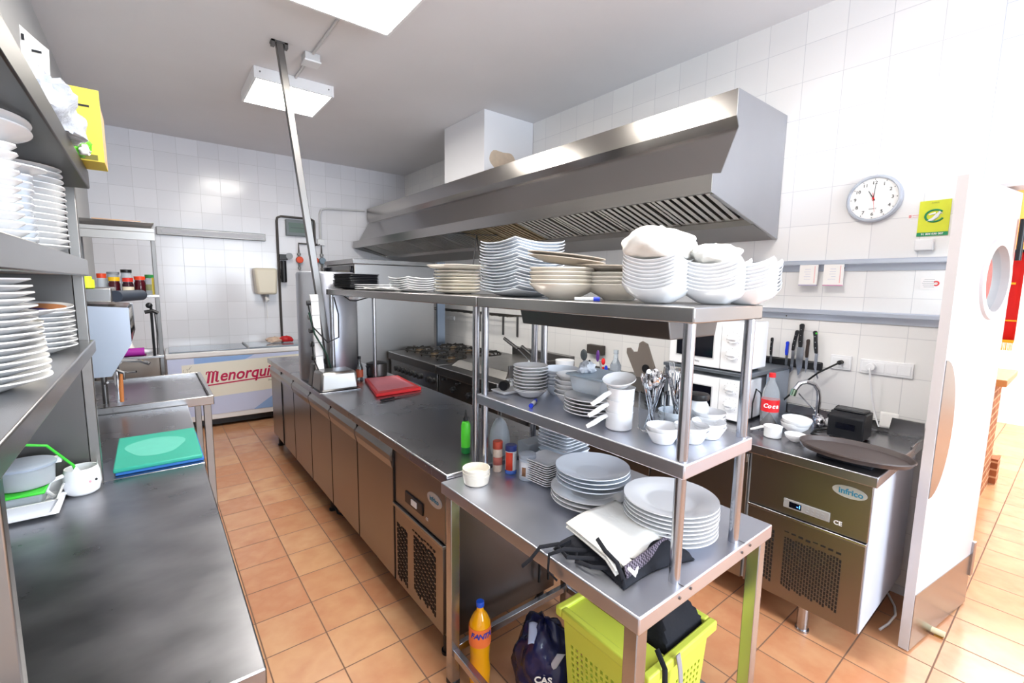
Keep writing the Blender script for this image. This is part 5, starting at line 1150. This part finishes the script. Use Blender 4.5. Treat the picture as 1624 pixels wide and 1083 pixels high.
# ------------------------------------------------------------------ right-hand counter: microwaves etc.
P5 = RZ+.001
t = thing('microwave_shelf', 'grey steel shelf frame carrying the upper microwave', 'shelf', (2.72,1.35,P5))
MB().box(2.48,2.995,1.10,1.62,1.125,1.145).build('shelf', mat('grey_steel_shelf',(130,138,148),.4,.8), t, bev=.003)
for x,y in ((2.50,1.60),(2.985,1.60),(2.985,1.115)): MB().box(x-.01,x+.01,y-.01,y+.01,P5,1.125).build('leg', mat('grey_steel_shelf',(130,138,148),.4,.8), t)
MB().box(2.70,2.995,1.095,1.10,P5,1.125).build('side_sheet', mat('blue_grey_sheet',(170,182,198),.4,.8), t)
def microwave(x0,x1,y0,y1,z0,z1,label,brand):
    t = thing('microwave', label, 'microwave', ((x0+x1)/2,(y0+y1)/2,z0), group='white microwaves on the right counter')
    MB().box(x0+.012,x1,y0,y1,z0+.012,z1).build('casing', ENAMEL, t, bev=.008)
    MB().box(x0,x0+.0115,y0+.135,y1,z0+.010,z1-.002).build('door', ENAMEL, t, bev=.004)
    MB().box(x0,x0+.0115,y0,y0+.133,z0+.010,z1-.002).build('control_panel', ENAMEL, t, bev=.004)
    w0 = y0+.175; w1 = y1-.05
    MB().box(x0-.002,x0-.0003,w0-.006,w1+.006,z0+.058,z1-.052).build('window_frame', GREYPAINT, t, smooth=False)
    MB().box(x0-.004,x0-.0021,w0,w1,z0+.065,z1-.058).build('window', BLACKG, t, smooth=False)
    for z in (z0+.095,z0+.185):
        MB().cyl((x0-.001,y0+.066,z),(x0-.016,y0+.066,z),.026,.024,seg=24).build('dial', ENAMEL, t)
        MB().box(x0-.024,x0-.016,y0+.046,y0+.086,z-.005,z+.005).build('dial_grip', WHITE, t, bev=.002)
        mm = MB()
        for k in range(9):
            an = R(-40+k*32); mm.cyl((x0-.0004,y0+.066+.036*math.cos(an),z+.036*math.sin(an)),(x0-.0012,y0+.066+.036*math.cos(an),z+.036*math.sin(an)),.002,seg=6)
        mm.build('dial_marks', GREYP, t)
    text('maker_mark',brand,.014,GREYP,t,(x0-.001,(w0+w1)/2-.02,z0+.038),(0,-1,0),(0,0,1))
    for y in (y0+.04,y1-.04):
        for x in (x0+.05,x1-.04): MB().cyl((x,y,z0),(x,y,z0+.0125),.014,seg=12).build('foot', BLACK, t)
microwave(2.47,2.74,1.125,1.575,1.146,1.42,'upper white microwave standing on the grey shelf','Balay')
microwave(2.49,2.85,1.13,1.585,P5,1.10,'lower white microwave standing under the grey shelf','Balay')
tag(MB().box(2.49,2.60,1.28,1.42,1.421,1.428).build('pink_paper', mat('hot_pink_paper',(236,80,160),.6)),'hot pink paper lying on the upper microwave','paper')
tag(MB().tube([(2.60,1.12,P5+.02),(2.55,1.10,.98),(2.56,1.09,1.06),(2.62,1.09,1.03),(2.66,1.09,.96)],.004).build('cable', RUBBER),'black cable looped against the side of the lower microwave','cable')
# cola bottle
def bottle(x,y,z,prof,nm,label,cat,grp,mt,liq,capm,lab,labz,labr,txt,txc,txsz,ang,caph,capr,liqh=1.0):
    t = thing(nm,label,cat,(x,y,z),group=grp)
    MB().lathe(prof,(x,y,z),40).build('bottle', mt, t)
    top = prof[-1][1]
    MB().lathe([(0,top+.0005),(capr,top+.0005),(capr,top+caph),(capr*.9,top+caph+.002),(0,top+caph+.002)],(x,y,z),20).build('cap', capm, t)
    if liq: MB().lathe([(0,.004)]+[(max(r-.003,0),zz) for r,zz in prof if 0.004<zz<liqh]+[(0,liqh)],(x,y,z),36).build('liquid', liq, t)
    l = MB().lathe([(labr,labz[0]),(labr+.0008,labz[0]),(labr+.0008,labz[1]),(labr,labz[1])],(x,y,z),40).build('label', lab, t)
    # lettering follows the bottle's curve, one letter at a time
    r = labr+.0014
    for i,ch in enumerate(txt):
        a_ = ang + (i-(len(txt)-1)/2)*txsz*.62/r
        p = (x+r*math.cos(a_),y+r*math.sin(a_),z+(labz[0]+labz[1])/2+txc)
        text('label_letter',ch,txsz,mat('label_letter_'+nm,(255,255,255) if nm=='cola_bottle' else (40,60,170),.5),l,p,(-math.sin(a_),math.cos(a_),0),(0,0,1),bold=.0008,shear=.25)
    return t
cx_,cy__ = 2.60,1.03
bottle(cx_,cy__,P5,[(0,0),(.038,0),(.043,.008),(.043,.15),(.041,.17),(.040,.19),(.030,.22),(.014,.25),(.013,.268),(0,.268)],'cola_bottle','cola bottle with red cap and red label on the right counter','bottle',None,
  mat('clear_pet',(236,240,244),.05,trans=.8,ior=1.15),mat('dark_cola',(40,24,20),.1),RED,mat('cola_red',(222,30,38),.4),(.085,.15),.0435,'Coca',.0,.032,math.atan2(-cy__,-cx_)+.15,.022,.016,.08)
# bowls and cups on right counter
proto('ovalbowl', MB().lathe(dish_prof(.062,.045,foot=.45,well=.5,rim=.9),seg=40), CHINA, 'bowl')
put('ovalbowl',(2.60,.90,P5),(0,0,0),'white bowl at the bottom of the pair right of the cola bottle','bowl','paired bowls beside the tap',1.1)
put('ovalbowl',(2.60,.895,P5+.02),(R(3),R(-3),0),'white bowl on top of the pair right of the cola bottle','bowl','paired bowls beside the tap',1.12)
put('ovalbowl',(2.44,.84,P5),(0,0,0),'small white bowl at the counter front in front of the tap','bowl',None,.75)
cup_ = cup(2.42,.935,P5,R(-90),'white handled cup on the right counter beside the lower shelf pole'); cup_['group'] = 'cups on the right counter'
# tap
t = thing('mixer_tap', 'chrome swan-neck tap on the right counter', 'tap', (2.86,.86,P5))
MB().cyl((2.86,.885,P5),(2.86,.885,P5+.05),.024).build('base', CHROME, t)
MB().tube([(2.86,.885,P5+.05),(2.86,.885,P5+.15),(2.855,.89,P5+.19),(2.84,.905,P5+.222),(2.81,.935,P5+.235),(2.785,.96,P5+.225),(2.77,.975,P5+.19)],.0125,seg=14).build('spout', CHROME, t)
MB().cyl((2.768,.977,P5+.19),(2.762,.983,P5+.155),.015).build('aerator', mat('green_tinted_chrome',(150,176,150),.2,1), t)
MB().tube([(2.86,.885,P5+.06),(2.82,.94,P5+.13),(2.80,.965,P5+.165)],.004).build('pull_rod', CHROME, t)
MB().sph((2.82,.86,P5+.03),.03,sc=(1,1,.9)).build('handle_knob', CHROME, t)
# receipt printer and tray
t = thing('receipt_printer', 'black receipt printer on the right counter', 'printer', (2.75,.69,P5))
MB().prism([(2.655,P5+.008),(2.80,P5+.008),(2.80,P5+.135),(2.69,P5+.135),(2.655,P5+.115)],'y',.625,.775).build('body', BLACK, t, smooth=False, bev=.006)
MB().box(2.69,2.79,.635,.765,P5+.1355,P5+.145).build('lid', BLACK, t, bev=.004)
MB().box(2.70,2.712,.65,.75,P5+.1452,P5+.147).build('paper_slot', mat('slot_grey',(80,82,86),.4), t)
MB().box(2.652,2.6546,.66,.74,P5+.055,P5+.085).build('front_panel', BLACKG, t)
text('printer_mark','BIXOLON',.010,GREYP,t,(2.74,.70,P5+.1458),(0,-1,0),(1,0,0))
m = MB(); [m.box(2.67,2.69,y-.01,y+.01,P5,P5+.008) for y in (.645,.755)]; [m.box(2.77,2.79,y-.01,y+.01,P5,P5+.008) for y in (.645,.755)]
m.build('feet', RUBBER, t)
t = thing('serving_tray', 'large oval brown serving tray overhanging the counter corner', 'tray', (2.37,.6,P5+.03))
m = MB().lathe([(0,.0),(.94,0),(1.0,.018),(1.02,.020),(1.01,.026),(.985,.024),(.93,.006),(0,.006)],(0,0,0),72)
m.v = [(x*.140,y*.205,z) for x,y,z in m.v]
mt_ = Matrix.Translation((2.385,.585,P5+.022)) @ Matrix.Rotation(R(16),4,'Z') @ Matrix.Rotation(R(2.5),4,'X')
m.xf(mt_).build('tray', mat('dark_brown_tray',(74,64,62),.45,noise=.04,scale=30), t)
tag(MB().box(2.30,2.46,.50,.70,P5,P5+.012).build('cloth_pad', CLOTHB),'dark folded pad underneath the oval tray','pad')
t = thing('desk_phone', 'black handset with coiled cord behind the tap', 'phone', (2.88,.80,P5))
MB().box(2.86,2.98,.76,.86,P5,P5+.03).build('base', WHITE, t, bev=.006)
MB().tube([(2.88,.83,P5+.05),(2.92,.81,P5+.065),(2.95,.78,P5+.05)],[.018,.012,.018]).build('handset', BLACK, t)
MB().tube([(2.93+.05*math.cos(i*.5),.80+.015*math.sin(i*.31),P5+.06+.05*math.sin(i*.5)) for i in range(26)],.004).build('cord', RUBBER, t)
tag(MB().tube([(2.52,.78,P5+.005),(2.6,.74,P5+.006),(2.62,.83,P5+.006),(2.70,.84,P5+.006),(2.78,.80,P5+.006)],.005).build('cable', RUBBER),'black cable lying on the counter in front of the tap','cable')
# back of the right counter: utensils, pots
t = thing('white_bucket', 'white plastic bucket with a purple flower emblem beside the griddle', 'bucket', (2.56,2.72,P5+.02))
c=(2.60,2.60,P5)
MB().lathe([(0,0),(.062,0),(.066,.004),(.074,.135),(.076,.14),(.076,.148),(0,.150)],c,36).build('bucket', WHITE, t)
a_ = math.atan2(-2.6,-2.6)+.25
e_ = Vector((math.cos(a_),math.sin(a_),0)); s_ = Vector((-e_.y,e_.x,0))
m = MB()
for i in range(8):
    an=i*PI/4; p=Vector(c)+e_*.0735+s_*.017*math.cos(an)+Vector((0,0,.085+.017*math.sin(an))); m.sph(p,.007,8)
m.build('flower_emblem', mat('purple_emblem',(160,60,120),.5), t)
t = thing('utensil_crock', 'grey crock of spatulas and spoons on the right counter', 'crock', (2.55,1.98,P5))
c=(2.60,2.19,P5)
MB().lathe([(0,0),(.05,0),(.054,.004),(.056,.13),(.052,.13),(.05,.006),(0,.005)],c,28).build('crock', GREYP, t)
def utensil(nm,label,pts,r,mt,head,hm,hr,hsc=(1,1,1)):
    o = thing(nm,label,'utensil',pts[0],group='utensils in the grey crock')
    MB().tube(pts,r).build('handle', mt, o)
    if head: MB().sph(head,hr,14,hsc).build('head', hm, o)
utensil('spatula','dark grey slotted spatula leaning left out of the crock',[(2.60,2.21,P5+.01),(2.60,2.28,P5+.12),(2.60,2.34,P5+.18)],.008,BLACK,(2.60,2.395,P5+.215),mat('slate_silicone',(60,66,70),.5),.034,(.4,1,1.3))
utensil('spatula','purple silicone spatula in the crock',[(2.60,2.18,P5+.01),(2.60,2.235,P5+.19)],.007,GREYP,(2.60,2.255,P5+.225),mat('purple_silicone',(96,50,130),.5),.032,(.3,.5,1.4))
utensil('brush','red-handled brush in the crock',[(2.61,2.19,P5+.01),(2.60,2.20,P5+.15)],.008,RED,(2.60,2.20,P5+.19),RED,.022,(.6,.7,1.2))
utensil('scissors','blue-handled scissors in the crock',[(2.61,2.18,P5+.01),(2.585,2.16,P5+.12)],.008,BLUE,(2.58,2.155,P5+.145),BLUE,.018,(.5,.8,1.4))
t = thing('glass_bottle', 'clear glass bottle beside the utensil crock', 'bottle', (2.60,1.88,P5))
MB().lathe([(0,0),(.036,0),(.039,.005),(.039,.18),(.017,.225),(.014,.26),(.018,.262),(.018,.29),(0,.29)],(2.60,2.085,P5),28).build('glass', mat('bottle_glass',(220,230,240),.05,trans=.75,ior=1.2), t)
t = thing('black_container', 'dark rectangular container on the counter under the grey slotted board', 'container', (2.65,1.83,P5))
MB().box(2.60,2.76,1.70,1.84,P5,P5+.12).build('bin', BLACK, t, bev=.006)
MB().box(2.68,2.80,1.86,2.10,P5,P5+.11).build('bin_section', mat('grey_bin',(104,100,96),.5), t, bev=.006)
t = thing('slotted_board', 'grey-brown slotted board standing tilted by the microwave', 'board', (2.62,1.72,P5+.12))
GB = mat('grey_brown_board',(112,104,98),.5)
q = [(1.88,1.02),(1.70,1.02),(1.80,1.25),(1.84,1.265),(1.865,1.25),(1.875,1.19),(1.91,1.185),(1.935,1.21),(1.965,1.205),(1.965,1.17)]
MB().prism([(y,z-.02) for y,z in q],'x',2.56,2.575).build('board', GB, t, smooth=False, bev=.004)
MB().cyl((2.553,1.80,1.065),(2.56,1.80,1.065),.028).build('knob', BLACK, t)
t = thing('spatula', 'long flat spatula with black handle leaning above the griddle, the left one', 'utensil', (2.62,3.10,.97), group='black-handled griddle spatulas')
MB().tube([(2.50,3.28,1.125),(2.50,3.08,1.05)],.015,flat=.7).build('handle', BLACK, t); MB().tube([(2.50,3.08,1.05),(2.50,2.90,.955)],.005).build('shaft', TUBE, t)
t = thing('spatula', 'long flat spatula with black handle leaning above the griddle, the right one', 'utensil', (2.62,2.9,.97), group='black-handled griddle spatulas')
MB().tube([(2.50,3.03,1.08),(2.50,2.86,1.01)],.015,flat=.7).build('handle', BLACK, t); MB().tube([(2.50,2.86,1.01),(2.50,2.76,.95)],.005).build('shaft', TUBE, t)
# ------------------------------------------------------------------ on the floor
t = thing('laundry_hamper', 'lime green perforated plastic hamper under the work table', 'hamper', (1.2,.86,0))
bx = (1.085,1.365,.71,1.00); tx = (1.062,1.398,.69,1.03); HT = .50
m = MB(); th_=.008
def lerp(a,b,k): return a+(b-a)*k
def wall(p0,p1,q0,q1,n,rows,nm):
    # perforated wall panel: p0-p1 bottom, q0-q1 top
    m = MB()
    du = 1/n; 
    zs0,zs1 = .12,.80
    def P(u,v): return Vector(p0).lerp(Vector(p1),u).lerp(Vector(q0).lerp(Vector(q1),u),v)
    us=[0.0]; 
    hw = .26*du
    cols=[]
    for i in range(n): cols.append((du*(i+.5)-hw,du*(i+.5)+hw))
    rws=[]; dv=(zs1-zs0)/rows
    for j in range(rows): rws.append((zs0+dv*(j+.2),zs0+dv*(j+.8)))
    ul=[0.0]+[x for c_ in cols for x in c_]+[1.0]; vl=[0.0]+[x for c_ in rws for x in c_]+[1.0]
    idx={}
    for a,u_ in enumerate(ul):
        for b_,v_ in enumerate(vl): idx[(a,b_)]=len(m.v); m.v.append(tuple(P(u_,v_)))
    for a in range(len(ul)-1):
        for b_ in range(len(vl)-1):
            if a%2==1 and b_%2==1 and .04<ul[a]<.94: continue
            m.f.append((idx[(a,b_)],idx[(a+1,b_)],idx[(a+1,b_+1)],idx[(a,b_+1)]))
    return m.build(nm, LIME, t, smooth=False, solid=.005)
C_ = [(bx[0],bx[2]),(bx[1],bx[2]),(bx[1],bx[3]),(bx[0],bx[3])]; D_ = [(tx[0],tx[2]),(tx[1],tx[2]),(tx[1],tx[3]),(tx[0],tx[3])]
for i in range(4):
    j=(i+1)%4; wall((*C_[i],.012),(*C_[j],.012),(*D_[i],HT-.03),(*D_[j],HT-.03),15,14,'perforated_side')
MB().box(bx[0],bx[1],bx[2],bx[3],.002,.012).build('base', LIME, t)
m = MB(); e=.022
for (x0,x1,y0,y1) in ((tx[0]-e,tx[1]+e,tx[2]-e,tx[2]+.006),(tx[0]-e,tx[1]+e,tx[3]-.006,tx[3]+e),(tx[0]-e,tx[0]+.006,tx[2]+.006,tx[3]-.006),(tx[1]-.006,tx[1]+e,tx[2]+.006,tx[3]-.006)): m.box(x0,x1,y0,y1,HT-.035,HT)
m.build('rim', LIME, t, bev=.006)
MB().box(tx[0]+.004,1.165,tx[2]+.004,tx[3]-.004,HT-.022,HT-.012).build('lid_flap', LIME, t, bev=.004)
def lump(u,v):
    x=1.18+.225*u; y=.70+.32*v
    e_=min(u,1-u,v,1-v)
    return (x,y,HT-.05+.13*min(1,e_*4)**.6+.02*math.sin(7*u+3*v)*min(1,e_*5))
tag(MB().grid(lump,22,22).build('black_garment', CLOTHB, solid=.004),'black garment heaped in the lime green hamper','garment')
tag(MB().grid(lambda u,v:(1.16+.02*v+.008*math.sin(6*u),.660-.012*math.sin(PI*u),.515-.30*u),14,3).build('grey_strap', mat('grey_webbing',(150,146,150),.8), solid=.003),'grey strap hanging over the near side of the hamper','strap')
tag(MB().tube([(1.12,.70,.53),(1.10,.658,.507),(1.095,.650,.42),(1.105,.65,.30),(1.10,.65,.22)],.008,flat=.4).build('black_tie', CLOTHB),'black apron tie hanging down the near side of the hamper','tie')
t = thing('fizzy_drink_bottle', 'orange fizzy drink bottle with blue cap beside the table leg', 'bottle', (.95,1.39,0))
bpy.data.objects.remove(t)
bx_,by_ = .945,1.375
FZ = bottle(bx_,by_,.001,[(0,0),(.036,0),(.042,.012),(.043,.08),(.038,.13),(.041,.18),(.043,.20),(.043,.262),(.040,.285),(.028,.31),(.014,.328),(.0135,.345),(0,.345)],'orange_drink_bottle','orange drink bottle with blue cap on the floor by the near table leg','bottle',None,
  mat('orange_liquid_pet',(240,168,10),.1,coat=.5),None,mat('cap_blue',(24,80,200),.35),mat('orange_label',(240,120,60),.45),(.195,.27),.0435,'FANTA',.012,.030,math.atan2(-by_,-bx_)+.1,.018,.016)
m = blob('plastic_sack', mat('navy_glossy_sack',(28,34,78),.18,noise=.3,scale=12,bump=.6), (1.13,1.20,.002), (.105,.13,.19), 61, .10, n=26)
m.name='shopping_bag'
tag(m,'dark blue glossy plastic bag with white print on the floor under the table','bag')
ORG[m.name]=Vector((0,0,0))
t=m
vw = Vector((-1.13,-1.20,0)).normalized(); sv = Vector((-vw.y,vw.x,0))
text('bag_lettering','CAS',.036,PAPER,m,tuple(Vector((1.13,1.20,.155))+vw*.118),tuple(sv),(0,0,1),bold=.001)
MB().grid(lambda u,v: tuple(Vector((1.13,1.20,.30))+sv*(-.06+.055*u)+vw*(.02+.055*v)+Vector((0,0,.005-.045*v+.006*math.sin(5*u)))),10,8).build('pale_lining', mat('pale_blue_lining',(176,190,224),.4), m, solid=.002)
MB().grid(lambda u,v: tuple(Vector((1.13,1.20,.215))+sv*(.0+.03*u+.05*v)+vw*(.105-.02*v)+Vector((0,0,-.05+.075*v))),6,6).build('printed_tag', mat('tag_grey',(190,192,206),.5), m, solid=.002)
tag(MB().tube([(1.40,1.58,.86),(1.385,1.51,.5),(1.37,1.50,.2)],.006).build('cable', RUBBER),'black cable hanging behind the work table by the counter end, the left of two','cable',group='black cables behind the work table')
tag(MB().tube([(1.43,1.58,.86),(1.435,1.505,.5),(1.42,1.49,.2)],.006).build('cable', RUBBER),'black cable hanging behind the work table by the counter end, the right of two','cable',group='black cables behind the work table')
# unused prototypes leave no stray objects
for k,(o,used) in PROTO.items():
    if not used and o.parent is None: bpy.data.objects.remove(o)
# parts named after their thing's stuff never carry a category
